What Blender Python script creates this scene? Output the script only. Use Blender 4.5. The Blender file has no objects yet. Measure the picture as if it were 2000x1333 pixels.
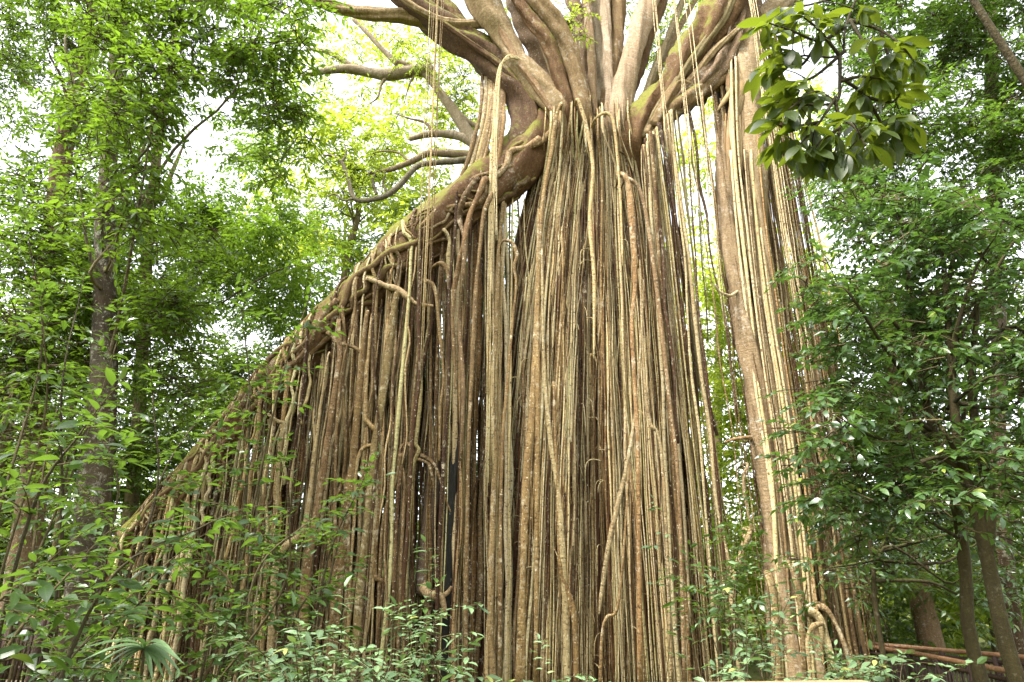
import bpy, math, random
import numpy as np
from mathutils import Matrix, Vector

rng = np.random.default_rng(11)
random.seed(11)
scene = bpy.context.scene
COL = scene.collection
R = math.radians

# ------------------------------------------------------------------ camera
PITCH = R(19.0)
CAM = np.array([0.0, 0.0, 2.5])
F = 1333.0                                    # focal length in photo pixels (24 mm on 36 mm)
cd = bpy.data.cameras.new('camera')
cd.lens = 24.0; cd.sensor_width = 36.0
cd.clip_start = 0.05; cd.clip_end = 2000.0
cam = bpy.data.objects.new('camera', cd)
cam.location = CAM; cam.rotation_euler = (R(90) + PITCH, 0, 0)
COL.objects.link(cam); scene.camera = cam

# ------------------------------------------------------------------ sky, sun, exposure
SUN = np.array([-0.36, -0.30, 0.88]); SUN /= np.linalg.norm(SUN)      # towards the veiled sun
w = bpy.data.worlds.new('World'); scene.world = w; w.use_nodes = True
wn, wl = w.node_tree.nodes, w.node_tree.links
bg = wn['Background']
sky = wn.new('ShaderNodeTexSky'); sky.sky_type = 'NISHITA'; sky.sun_disc = False
sky.sun_elevation = math.asin(SUN[2]); sky.sun_rotation = math.atan2(SUN[0], SUN[1])
sky.air_density = 1.0; sky.dust_density = 4.0; sky.ozone_density = 1.0; sky.altitude = 700
hs = wn.new('ShaderNodeHueSaturation'); hs.inputs['Saturation'].default_value = 0.15   # bright thin overcast
wl.new(sky.outputs[0], hs.inputs['Color']); wl.new(hs.outputs[0], bg.inputs['Color'])
bg.inputs['Strength'].default_value = 0.15
sd = bpy.data.lights.new('sun', 'SUN'); sd.energy = 1.5; sd.angle = R(12); sd.color = (1.0, 0.95, 0.86)
so = bpy.data.objects.new('sun', sd); COL.objects.link(so)
so.rotation_euler = Vector(SUN).to_track_quat('Z', 'Y').to_euler(); so.location = (-8, -8, 30)
scene.view_settings.view_transform = 'Standard'; scene.view_settings.look = 'None'
scene.view_settings.gamma = 1.0; scene.view_settings.use_curve_mapping = False
scene.view_settings.exposure = 2.52
scene.render.engine = 'CYCLES'
cy = scene.cycles
cy.max_bounces = 5; cy.diffuse_bounces = 3; cy.glossy_bounces = 2; cy.transmission_bounces = 4
cy.transparent_max_bounces = 4; cy.caustics_reflective = False; cy.caustics_refractive = False
cy.use_denoising = True

# ------------------------------------------------------------------ helpers
FWD = np.array([0, math.cos(PITCH), math.sin(PITCH)])
UP = np.array([0, -math.sin(PITCH), math.cos(PITCH)])
RIGHT = np.array([1.0, 0, 0])

def at(px, py, Y):
    """world point at depth Y that the photograph shows at (px, py)"""
    d = FWD + RIGHT * ((px - 1000.0) / F) + UP * ((666.5 - py) / F)
    return CAM + d * (Y / d[1])

def px_m(py, Y):                              # metres per photo pixel there
    d = FWD + UP * ((666.5 - py) / F)
    return (Y / d[1]) / F

def spline(P, n):
    P = np.asarray(P, float)
    if len(P) == 2:
        t = np.linspace(0, 1, n)[:, None]
        return P[0] * (1 - t) + P[1] * t
    Q = np.vstack([2 * P[0] - P[1], P, 2 * P[-1] - P[-2]])
    s = np.linspace(0, len(P) - 1 - 1e-6, n)
    i = s.astype(int); t = (s - i)[:, None]
    a, b, c, d = Q[i], Q[i + 1], Q[i + 2], Q[i + 3]
    return 0.5 * (2 * b + (c - a) * t + (2 * a - 5 * b + 4 * c - d) * t ** 2 + (3 * b - a - 3 * c + d) * t ** 3)

def interp(v, n):
    v = np.asarray(v, float)
    return np.interp(np.linspace(0, 1, n), np.linspace(0, 1, len(v)), v)

class MB:
    """collects geometry for one mesh object"""
    def __init__(self):
        self.v, self.q, self.t, self.tone, self.along, self.n = [], [], [], [], [], 0
    def add(self, v, q=None, t=None, tone=0.5, along=0.0):
        v = np.asarray(v, float); k = len(v)
        self.v.append(v)
        if q is not None and len(q): self.q.append(np.asarray(q, int) + self.n)
        if t is not None and len(t): self.t.append(np.asarray(t, int) + self.n)
        self.tone.append(np.broadcast_to(np.asarray(tone, float), (k,)))
        self.along.append(np.broadcast_to(np.asarray(along, float), (k,)))
        self.n += k
    def tube(self, P, rad, n=16, sides=6, tone=0.5, lump=0.0, flutes=0, fl_amp=0.0, twist=0.0, flat=1.0, taper_end=True):
        C = spline(P, n); r = interp(rad, n)
        T = np.gradient(C, axis=0); T /= np.linalg.norm(T, axis=1)[:, None] + 1e-9
        m = np.abs(T).mean(0)
        ref = np.array([0, 1.0, 0]) if m[1] <= max(m[0], m[2]) * 0.8 else (np.array([1.0, 0, 0]) if m[0] <= m[2] else np.array([0, 0, 1.0]))
        A = ref - (T @ ref)[:, None] * T; A /= np.linalg.norm(A, axis=1)[:, None] + 1e-9
        B = np.cross(T, A)
        th = np.linspace(0, 2 * np.pi, sides, endpoint=False)
        L = np.concatenate([[0], np.cumsum(np.linalg.norm(np.diff(C, axis=0), axis=1))])
        rr = np.repeat(r[:, None], sides, 1)
        ph = rng.uniform(0, 6.28, 8)
        TH = th[None, :] + twist * L[:, None]
        if lump:
            s = L[:, None] / (r.mean() * 2.2 + 1e-6)
            rr = rr * (1 + lump * (np.sin(s * 1.1 + ph[0] + np.sin(TH + ph[1]) * 1.5) * 0.5 + np.sin(s * 2.3 + 2 * TH + ph[2]) * 0.35 + np.sin(s * 0.43 + 3 * TH + ph[3]) * 0.3 + np.sin(s * 5.1 + TH + ph[7]) * 0.25))
        if flutes:
            rr = rr * (1 + fl_amp * (np.sin(flutes * TH + ph[4] + 0.5 * np.sin(L[:, None] * 0.6 + ph[6])) + 0.5 * np.sin((2 * flutes - 1) * TH + ph[5] + L[:, None] * 0.35)))
        V = C[:, None, :] + (A[:, None, :] * np.cos(th)[None, :, None] * flat + B[:, None, :] * np.sin(th)[None, :, None]) * rr[:, :, None]
        i = np.arange(n - 1)[:, None] * sides; j = np.arange(sides)[None, :]; j2 = (j + 1) % sides
        q = np.stack([i + j, i + j2, i + sides + j2, i + sides + j], -1).reshape(-1, 4)
        v = V.reshape(-1, 3); al = np.repeat(L, sides)
        v = np.vstack([v, C[0] - T[0] * r[0] * 0.4, C[-1] + T[-1] * r[-1] * 0.4]); al = np.append(al, [0, L[-1]])
        k = n * sides; jj = np.arange(sides); jj2 = (jj + 1) % sides
        t = np.vstack([np.stack([jj2, jj, np.full(sides, k)], -1), np.stack([(n - 1) * sides + jj, (n - 1) * sides + jj2, np.full(sides, k + 1)], -1)])
        self.add(v, q, t, tone, al + rng.uniform(0, 20))
        return C
    def mesh(self, name, base, smooth=True):
        me = bpy.data.meshes.new(name)
        V = np.vstack(self.v) - np.asarray(base)
        Q = np.vstack(self.q) if self.q else np.zeros((0, 4), int)
        T = np.vstack(self.t) if self.t else np.zeros((0, 3), int)
        me.vertices.add(len(V)); me.vertices.foreach_set('co', V.ravel().astype(np.float32))
        me.loops.add(Q.size + T.size)
        me.loops.foreach_set('vertex_index', np.concatenate([Q.ravel(), T.ravel()]).astype(np.int32))
        me.polygons.add(len(Q) + len(T))
        me.polygons.foreach_set('loop_start', np.concatenate([np.arange(len(Q)) * 4, Q.size + np.arange(len(T)) * 3]).astype(np.int32))
        me.polygons.foreach_set('use_smooth', np.full(len(Q) + len(T), smooth))
        for nm, val in (('tone', self.tone), ('along', self.along)):
            a = me.attributes.new(nm, 'FLOAT', 'POINT'); a.data.foreach_set('value', np.concatenate(val).astype(np.float32))
        me.update(calc_edges=True); me.validate()
        return me

BASE = {}
def tag(o, label=None, cat=None, group=None, kind=None):
    if label: o['label'] = label
    if cat: o['category'] = cat
    if group: o['group'] = group
    if kind: o['kind'] = kind
    return o
def thing(name, label, cat, loc, group=None):
    o = bpy.data.objects.new(name, None); COL.objects.link(o); o.empty_display_size = 0.2
    o.location = tuple(loc); BASE[o.name] = np.asarray(loc, float)
    return tag(o, label, cat, group)
def part(name, mb, mat, parent=None, kind=None, smooth=True, label=None):
    base = BASE[parent.name] if parent else np.zeros(3)
    me = mb.mesh(name, base, smooth); me.materials.append(mat)
    o = bpy.data.objects.new(name, me); COL.objects.link(o)
    if parent: o.parent = parent; BASE[o.name] = base
    tag(o, label, None, None, kind)
    return o

# ------------------------------------------------------------------ materials
def newmat(name):
    m = bpy.data.materials.new(name); m.use_nodes = True
    nt = m.node_tree; nt.nodes.clear()
    return m, nt.nodes, nt.links
def ramp(N, L, fac, stops):
    r = N.new('ShaderNodeValToRGB'); L.new(fac, r.inputs[0])
    e = r.color_ramp.elements
    e[0].position, e[0].color = stops[0][0], (*stops[0][1], 1)
    e[1].position, e[1].color = stops[-1][0], (*stops[-1][1], 1)
    for p, c in stops[1:-1]:
        x = e.new(p); x.color = (*c, 1)
    return r.outputs[0]
def noise(N, L, scale, detail=4, rough=0.6, vec=None, dist=0.0):
    n = N.new('ShaderNodeTexNoise'); n.inputs['Scale'].default_value = scale
    n.inputs['Detail'].default_value = detail; n.inputs['Roughness'].default_value = rough
    n.inputs['Distortion'].default_value = dist
    if vec is not None: L.new(vec, n.inputs['Vector'])
    return n.outputs['Fac']
def math_(N, L, op, a, b=None, clamp=False):
    m = N.new('ShaderNodeMath'); m.operation = op; m.use_clamp = clamp
    for i, x in enumerate((a, b)):
        if x is None: continue
        if hasattr(x, 'links') or hasattr(x, 'is_linked'): L.new(x, m.inputs[i])
        else: m.inputs[i].default_value = x
    return m.outputs[0]
def mix(N, L, fac, a, b, mode='MIX'):
    m = N.new('ShaderNodeMix'); m.data_type = 'RGBA'; m.blend_type = mode
    for s, x in ((m.inputs[0], fac), (m.inputs[6], a), (m.inputs[7], b)):
        if isinstance(x, (int, float)): s.default_value = x
        elif isinstance(x, tuple): s.default_value = (*x, 1)
        else: L.new(x, s)
    return m.outputs[2]

def bark(name, dark, mid, light, lichen=(0.52, 0.50, 0.42), lichen_amt=0.5, moss=0.0, ring=0.5, rough=0.85, scale=1.0, tone_w=0.6, mosscol=(0.10, 0.115, 0.018), fleck=1.0):
    m, N, L = newmat(name)
    co = N.new('ShaderNodeTexCoord').outputs['Object']
    tone = N.new('ShaderNodeAttribute'); tone.attribute_name = 'tone'
    al = N.new('ShaderNodeAttribute'); al.attribute_name = 'along'
    oi = N.new('ShaderNodeObjectInfo')
    big = noise(N, L, 1.3 * scale, 4, 0.6, co)
    mp = N.new('ShaderNodeMapping'); mp.inputs['Scale'].default_value = (9 * scale, 9 * scale, 1.6 * scale); L.new(co, mp.inputs[0])
    streak = noise(N, L, 1.0, 4, 0.65, mp.outputs[0])
    fine = noise(N, L, 26 * scale, 2, 0.7, co)
    t = math_(N, L, 'MULTIPLY', tone.outputs['Fac'], tone_w)
    f = math_(N, L, 'ADD', t, math_(N, L, 'MULTIPLY', streak, 0.55))
    f = math_(N, L, 'ADD', f, math_(N, L, 'MULTIPLY', big, 0.35))
    f = math_(N, L, 'ADD', f, math_(N, L, 'MULTIPLY', math_(N, L, 'SUBTRACT', fine, 0.5), 0.5))
    f = math_(N, L, 'SUBTRACT', f, 0.35 + 0.35 * (tone_w - 0.6))
    col = ramp(N, L, f, [(0.10, dark), (0.42, mid), (0.82, light)])
    hv = math_(N, L, 'FRACT', math_(N, L, 'MULTIPLY', tone.outputs['Fac'], 7.3))
    col = mix(N, L, 1.0, col, ramp(N, L, hv, [(0.0, (1.0, 0.82, 0.60)), (0.15, (1.0, 1.0, 1.0)), (0.35, (1.1, 1.06, 0.86)), (0.5, (0.84, 0.90, 0.90)), (0.65, (1.04, 1.02, 0.80)), (0.82, (0.66, 0.63, 0.60)), (1.0, (0.86, 0.96, 0.72))]), 'MULTIPLY')
    # growth rings across the root / limb
    cb = N.new('ShaderNodeCombineXYZ'); L.new(math_(N, L, 'MULTIPLY', al.outputs['Fac'], 17.0 * scale), cb.inputs[0])
    L.new(math_(N, L, 'MULTIPLY', streak, 2.0), cb.inputs[1])
    rings = noise(N, L, 1.0, 3, 0.7, cb.outputs[0])
    rf = ramp(N, L, rings, [(0.36, (1 - 0.5 * ring,) * 3), (0.56, (1.0,) * 3), (0.72, (1.0 + 0.15 * ring,) * 3)])
    col = mix(N, L, ramp(N, L, big, [(0.38, (0.15,) * 3), (0.62, (1.0,) * 3)]), col, mix(N, L, 1.0, col, rf, 'MULTIPLY'))
    if lichen_amt:
        ln = noise(N, L, 7.5 * scale, 5, 0.72, co, 0.3)
        ln2 = noise(N, L, 0.9 * scale, 2, 0.5, co)
        lf = ramp(N, L, math_(N, L, 'ADD', math_(N, L, 'MULTIPLY', ln, 0.7), math_(N, L, 'MULTIPLY', ln2, 0.3)), [(0.60 - 0.12 * lichen_amt, (0, 0, 0)), (0.72 - 0.08 * lichen_amt, (0.8,) * 3)])
        col = mix(N, L, lf, col, lichen)
    if lichen_amt > 0.2:                       # small pale flecks and dark scars
        fl = noise(N, L, 19 * scale, 2, 0.5, co, 0.6)
        col = mix(N, L, ramp(N, L, fl, [(0.645, (0, 0, 0)), (0.70, (0.6 * fleck,) * 3)]), col, tuple(c * 1.05 for c in lichen))
        col = mix(N, L, ramp(N, L, fl, [(0.33, (0.7 * fleck,) * 3), (0.40, (0, 0, 0))]), col, dark)
    if moss:
        g = N.new('ShaderNodeNewGeometry'); sx = N.new('ShaderNodeSeparateXYZ'); L.new(g.outputs['Normal'], sx.inputs[0])
        mn = noise(N, L, 2.6, 5, 0.65, co)
        mf = math_(N, L, 'ADD', math_(N, L, 'MULTIPLY', sx.outputs[2], 0.55), math_(N, L, 'SUBTRACT', math_(N, L, 'MULTIPLY', mn, 1.3), 0.95 - 0.35 * moss))
        mfc = ramp(N, L, mf, [(0.05, (0, 0, 0)), (0.28, (0.95,) * 3)])
        mcol = mix(N, L, fine, tuple(c * 0.6 for c in mosscol), tuple(c * 1.5 for c in mosscol))
        col = mix(N, L, mfc, col, mcol)
    bs = N.new('ShaderNodeBsdfPrincipled'); L.new(col, bs.inputs['Base Color']); bs.inputs['Roughness'].default_value = rough
    bs.inputs['Specular IOR Level'].default_value = 0.25
    h = math_(N, L, 'ADD', math_(N, L, 'MULTIPLY', streak, 0.8), math_(N, L, 'MULTIPLY', fine, 0.35))
    h = math_(N, L, 'ADD', h, math_(N, L, 'MULTIPLY', rings, 0.5 * ring))
    bp = N.new('ShaderNodeBump'); bp.inputs['Strength'].default_value = 1.0; bp.inputs['Distance'].default_value = 0.045 / scale
    L.new(h, bp.inputs['Height']); L.new(bp.outputs[0], bs.inputs['Normal'])
    o = N.new('ShaderNodeOutputMaterial'); L.new(bs.outputs[0], o.inputs[0])
    return m

def leafmat(name, dark, light, trans, rough=0.38, tw=0.45, veins=False, old=0.03, spec=0.5):
    m, N, L = newmat(name)
    tone = N.new('ShaderNodeAttribute'); tone.attribute_name = 'tone'
    oi = N.new('ShaderNodeObjectInfo')
    f = math_(N, L, 'FRACT', math_(N, L, 'ADD', tone.outputs['Fac'], oi.outputs['Random']))
    ox = tuple(np.clip(np.array(light) * np.array([2.6, 1.7, 0.9]), 0, 1))
    col = ramp(N, L, f, [(0.0, dark), (0.55, tuple((np.array(dark) + np.array(light)) / 2)), (1 - old - 0.02, light), (1 - old * 0.5, ox)])
    tr = ramp(N, L, f, [(0.0, tuple(np.array(trans) * 0.7)), (1.0, trans)])
    bs = N.new('ShaderNodeBsdfPrincipled'); bs.inputs['Roughness'].default_value = rough
    bs.inputs['Specular IOR Level'].default_value = spec
    if veins:
        at_ = N.new('ShaderNodeAttribute'); at_.attribute_name = 'leafuv'
        sp = N.new('ShaderNodeSeparateXYZ'); L.new(at_.outputs['Vector'], sp.inputs[0])
        au = math_(N, L, 'ABSOLUTE', sp.outputs[0])
        mid = math_(N, L, 'LESS_THAN', au, 0.05)
        sv = math_(N, L, 'SINE', math_(N, L, 'MULTIPLY', math_(N, L, 'SUBTRACT', sp.outputs[1], math_(N, L, 'MULTIPLY', au, 0.16)), 62.0))
        sv = math_(N, L, 'GREATER_THAN', sv, 0.86)
        vf = math_(N, L, 'MULTIPLY', math_(N, L, 'MAXIMUM', mid, math_(N, L, 'MULTIPLY', sv, 0.5)), 0.6)
        col = mix(N, L, vf, col, tuple(np.clip(np.array(light) * 1.9, 0, 1)))
        bp = N.new('ShaderNodeBump'); bp.inputs['Strength'].default_value = 0.5; bp.inputs['Distance'].default_value = 0.004
        L.new(sv, bp.inputs['Height']); L.new(bp.outputs[0], bs.inputs['Normal'])
    L.new(col, bs.inputs['Base Color'])
    tb = N.new('ShaderNodeBsdfTranslucent'); L.new(tr, tb.inputs['Color'])
    mx = N.new('ShaderNodeMixShader'); mx.inputs[0].default_value = tw
    L.new(bs.outputs[0], mx.inputs[1]); L.new(tb.outputs[0], mx.inputs[2])
    o = N.new('ShaderNodeOutputMaterial'); L.new(mx.outputs[0], o.inputs[0])
    return m

M = {}
M['fig'] = bark('fig_bark', (0.045, 0.021, 0.008), (0.20, 0.127, 0.058), (0.47, 0.365, 0.21), lichen=(0.52, 0.46, 0.32), lichen_amt=0.45, moss=0.0, ring=1.1, tone_w=0.8, fleck=1.2)
M['fig_trunk'] = bark('fig_trunk_bark', (0.036, 0.016, 0.008), (0.115, 0.062, 0.030), (0.25, 0.165, 0.09), lichen=(0.34, 0.29, 0.21), lichen_amt=0.35, moss=0.8, ring=0.4, fleck=0.4, mosscol=(0.13, 0.13, 0.016))
M['fig_limb'] = bark('fig_limb_bark', (0.060, 0.032, 0.016), (0.18, 0.118, 0.064), (0.35, 0.265, 0.165), lichen=(0.45, 0.40, 0.31), lichen_amt=0.5, moss=0.55, ring=0.6, fleck=0.3, mosscol=(0.13, 0.13, 0.016))
M['fig_pale'] = bark('fig_pale_bark', (0.085, 0.050, 0.027), (0.25, 0.178, 0.108), (0.46, 0.37, 0.26), lichen=(0.48, 0.42, 0.33), lichen_amt=0.5, ring=0.8, fleck=0.3)
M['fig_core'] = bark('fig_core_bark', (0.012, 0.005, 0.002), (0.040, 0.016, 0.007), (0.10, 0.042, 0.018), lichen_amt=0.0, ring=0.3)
M['string'] = bark('hanging_root_bark', (0.050, 0.022, 0.008), (0.26, 0.17, 0.078), (0.58, 0.48, 0.29), lichen=(0.56, 0.50, 0.35), lichen_amt=0.35, ring=1.0, tone_w=0.9, fleck=1.2)
M['fibre'] = bark('red_root_fibre', (0.050, 0.018, 0.009), (0.13, 0.055, 0.026), (0.24, 0.125, 0.065), lichen_amt=0.0, ring=0.4)
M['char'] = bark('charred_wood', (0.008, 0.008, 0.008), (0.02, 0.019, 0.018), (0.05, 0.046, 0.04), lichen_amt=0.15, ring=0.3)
M['deadwood'] = bark('broken_dead_wood', (0.10, 0.055, 0.025), (0.27, 0.19, 0.105), (0.46, 0.37, 0.23), lichen_amt=0.0, ring=0.0, scale=1.4)
M['greybark'] = bark('grey_tree_bark', (0.050, 0.036, 0.022), (0.13, 0.10, 0.060), (0.25, 0.205, 0.135), lichen=(0.36, 0.34, 0.27), lichen_amt=0.6, moss=0.4, ring=0.3)
M['darkbark'] = bark('dark_mossy_bark', (0.018, 0.013, 0.007), (0.045, 0.034, 0.016), (0.085, 0.067, 0.034), lichen=(0.2, 0.18, 0.13), lichen_amt=0.25, fleck=0.4, moss=0.5, ring=0.2, mosscol=(0.06, 0.065, 0.012))
M['brownbark'] = bark('brown_flaky_bark', (0.07, 0.042, 0.026), (0.14, 0.09, 0.058), (0.24, 0.17, 0.12), lichen_amt=0.3, ring=0.2, scale=1.5)
M['twig'] = bark('twig_bark', (0.03, 0.022, 0.012), (0.065, 0.05, 0.026), (0.13, 0.105, 0.055), lichen_amt=0.0, ring=0.2)
M['rail'] = bark('rusty_handrail', (0.07, 0.035, 0.02), (0.18, 0.095, 0.055), (0.34, 0.21, 0.135), lichen_amt=0.2, ring=0.0, rough=0.55)
M['darkrail'] = bark('dark_stained_timber', (0.022, 0.012, 0.009), (0.05, 0.026, 0.019), (0.09, 0.05, 0.037), lichen_amt=0.0, ring=0.0, rough=0.6)
M['plank'] = bark('grey_deck_timber', (0.12, 0.09, 0.06), (0.22, 0.17, 0.12), (0.34, 0.28, 0.2), lichen_amt=0.2, ring=0.0)
M['paletimber'] = bark('pale_sawn_timber', (0.12, 0.085, 0.04), (0.21, 0.155, 0.08), (0.32, 0.25, 0.14), lichen_amt=0.1, ring=0.0)
M['ground'] = bark('forest_floor', (0.022, 0.014, 0.008), (0.07, 0.045, 0.024), (0.15, 0.10, 0.055), lichen_amt=0.0, moss=0.2, ring=0.0, scale=1.6)
# leaves:                          dark                    light                   translucent
M['leaf_left'] = leafmat('leaf_left_trees', (0.022, 0.046, 0.010), (0.070, 0.125, 0.017), (0.24, 0.40, 0.025))
M['leaf_near'] = leafmat('leaf_sapling', (0.014, 0.034, 0.010), (0.044, 0.082, 0.018), (0.15, 0.26, 0.025), rough=0.30, veins=True)
M['leaf_yellow'] = leafmat('leaf_sunlit_far', (0.080, 0.115, 0.016), (0.15, 0.20, 0.028), (0.48, 0.60, 0.05), rough=0.5, tw=0.6)  # sun through the far leaves is put into these lighter, yellower colours
M['leaf_mid'] = leafmat('leaf_mid_forest', (0.024, 0.046, 0.012), (0.070, 0.112, 0.024), (0.20, 0.31, 0.03))
M['leaf_right'] = leafmat('leaf_right_trees', (0.026, 0.062, 0.018), (0.082, 0.145, 0.042), (0.17, 0.33, 0.04), rough=0.33, tw=0.28, spec=0.95)
M['leaf_right2'] = leafmat('leaf_upper_right_trees', (0.024, 0.052, 0.012), (0.070, 0.120, 0.022), (0.18, 0.32, 0.03), rough=0.36)
M['leaf_over'] = leafmat('leaf_overhanging', (0.018, 0.032, 0.008), (0.048, 0.074, 0.012), (0.19, 0.25, 0.015), rough=0.4, tw=0.5, veins=True)
M['leaf_shrub'] = leafmat('leaf_shrub', (0.050, 0.092, 0.045), (0.13, 0.20, 0.095), (0.18, 0.30, 0.07), rough=0.36, tw=0.3, veins=True)
M['leaf_fig'] = leafmat('leaf_fig_crown', (0.060, 0.095, 0.015), (0.13, 0.19, 0.028), (0.42, 0.55, 0.05), rough=0.4, tw=0.55)
M['leaf_far'] = leafmat('leaf_far_forest', (0.038, 0.060, 0.014), (0.09, 0.13, 0.028), (0.26, 0.36, 0.04), rough=0.5)
M['litter'] = leafmat('leaf_litter', (0.06, 0.035, 0.018), (0.16, 0.10, 0.05), (0.10, 0.06, 0.03), rough=0.7, tw=0.1)

# ------------------------------------------------------------------ ground
def terrain(x, y):
    return -0.25 + 0.10 * np.sin(x * 0.45 + 1.0) * np.cos(y * 0.38) + 0.05 * np.sin(x * 1.3 + y * 0.9)
mb = MB()
gx = np.concatenate([[-600, -200, -80], np.linspace(-40, 40, 81), [80, 200, 600]])
gy = np.concatenate([[-300, -60, -20], np.linspace(-10, 60, 71), [100, 250, 900]])
GX, GY = np.meshgrid(gx, gy)
V = np.stack([GX, GY, terrain(GX, GY)], -1).reshape(-1, 3)
nx, ny = len(gx), len(gy)
ii = (np.arange(ny - 1)[:, None] * nx + np.arange(nx - 1)[None, :]).ravel()
mb.add(V, np.stack([ii, ii + 1, ii + nx + 1, ii + nx], -1))
tag(part('ground', mb, M['ground']), kind='structure')

# ------------------------------------------------------------------ leaves
def leaf_shape(n=5, wid=0.36, fold=0.10, droop=0.22, peak=0.45, tip=1.6):
    """leaf along +X, unit length; rows of left / mid / right"""
    t = np.linspace(0, 1, n + 1)
    wv = wid * 0.5 * np.sin(np.pi * np.clip(t, 0, 1) ** (math.log(0.5) / math.log(peak))) ** 0.85
    wv = wv * np.where(t > 0.7, 1 - 0.35 * ((t - 0.7) / 0.3) ** tip, 1)
    wv[0] = 0.012; wv[-1] = 0.0
    z = -droop * t ** 2
    mid = np.stack([t * (1 - 0.12 * droop), 0 * t, z], -1)
    Lf = np.stack([t * (1 - 0.12 * droop), wv, z + fold * wv * 2.0], -1)
    Rt = np.stack([t * (1 - 0.12 * droop), -wv, z + fold * wv * 2.0], -1)
    V = np.stack([Lf, mid, Rt], 1).reshape(-1, 3)
    q = []
    for i in range(n):
        a = i * 3; b = a + 3
        q += [(a, a + 1, b + 1, b), (a + 1, a + 2, b + 2, b + 1)]
    uv = np.stack([np.tile([-1, 0, 1], n + 1), np.repeat(t, 3), np.zeros(3 * n + 3)], -1)
    return V, np.array(q), uv

# diamond leaf, four triangles, for distant crowns
DV = np.array([[0, 0, 0], [0.42, 0.19, 0.05], [1, 0, -0.16], [0.42, -0.19, 0.05], [0.45, 0, -0.02]], float)
DQ = np.array([[0, 4, 2, 1], [0, 3, 2, 4]])
# six-sided leaf, for the middle distance
HV = np.array([[0, 0, 0], [0.28, 0.15, 0.04], [0.66, 0.14, -0.02], [1, 0, -0.20], [0.66, -0.14, -0.02], [0.28, -0.15, 0.04], [0.28, 0, -0.01], [0.66, 0, -0.07]], float)
HQ = np.array([[6, 7, 2, 1], [5, 4, 7, 6]]); HT = np.array([[0, 6, 1], [0, 5, 6], [7, 3, 2], [4, 3, 7]])

def frames(fwd, up):
    f = fwd / (np.linalg.norm(fwd, axis=-1, keepdims=True) + 1e-9)
    s = np.cross(up, f); s /= np.linalg.norm(s, axis=-1, keepdims=True) + 1e-9
    u = np.cross(f, s)
    return np.stack([f, s, u], -1)            # columns = local x, y, z

def put_leaves(mb, pos, fwd, up, size, hexa=False, wid=1.0):
    Rm = frames(fwd, up); n = len(pos)
    V0 = (HV if hexa else DV) * np.array([1, wid, 1]); k = len(V0)
    V = np.einsum('nij,vj->nvi', Rm, V0) * size[:, None, None] + pos[:, None, :]
    off = np.arange(n)[:, None, None] * k
    q = ((HQ if hexa else DQ)[None] + off).reshape(-1, 4)
    t = (HT[None] + off).reshape(-1, 3) if hexa else None
    mb.add(V.reshape(-1, 3), q, t, np.repeat(rng.uniform(0, 1, n), k))

def twig_leaves(pos, direc, length, n, size, spread=0.9, pend=0.25):
    """leaf positions / directions for twigs: arrays (T,3)"""
    T = len(pos)
    d = direc / (np.linalg.norm(direc, axis=1, keepdims=True) + 1e-9)
    side = np.cross(d, np.array([0, 0, 1.0])); side /= np.linalg.norm(side, axis=1, keepdims=True) + 1e-6
    k = np.arange(n); f = (k + 0.6) / n
    sgn = np.where(k % 2 == 0, 1.0, -1.0)
    sgn[-1] = 0.0
    P = pos[:, None, :] + d[:, None, :] * (f * length)[None, :, None]
    P[..., 2] -= (pend * length * f ** 2)[None, :]
    P += rng.normal(0, 0.02, P.shape)
    fw = d[:, None, :] * (1 - 0.35 * np.abs(sgn))[None, :, None] + side[:, None, :] * (sgn * spread)[None, :, None] + rng.normal(0, 0.22, P.shape)
    fw[..., 2] -= pend * (0.4 + f)[None, :]
    up = np.array([0, 0, 1.0]) + rng.normal(0, 0.38, P.shape)
    sz = size * rng.uniform(0.65, 1.25, P.shape[:2])
    return P.reshape(-1, 3), fw.reshape(-1, 3), up.reshape(-1, 3), sz.ravel()

def put_twigs(mb, pos, direc, length, rad=0.006, pend=0.25):
    """thin three-sided stems, two segments"""
    n = len(pos); d = direc / (np.linalg.norm(direc, axis=1, keepdims=True) + 1e-9)
    s = np.cross(d, np.array([0.2, 0.1, 1.0])); s /= np.linalg.norm(s, axis=1, keepdims=True) + 1e-6
    u = np.cross(s, d)
    rings = []
    for f, r in ((-0.5, 1.6), (0.4, 1.0), (1.0, 0.4)):
        c = pos + d * (f * length); c = c.copy()
        if f > 0: c[:, 2] -= pend * length * f * f
        for a in (0, 2.094, 4.189):
            rings.append(c + (s * math.cos(a) + u * math.sin(a)) * rad * r)
    V = np.stack(rings, 1)
    q = []
    for i in range(2):
        for j in range(3):
            q.append((i * 3 + j, i * 3 + (j + 1) % 3, i * 3 + 3 + (j + 1) % 3, i * 3 + 3 + j))
    q = (np.array(q)[None] + np.arange(n)[:, None, None] * 9).reshape(-1, 4)
    mb.add(V.reshape(-1, 3), q, None, np.repeat(rng.uniform(0, 1, n), 9))

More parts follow.
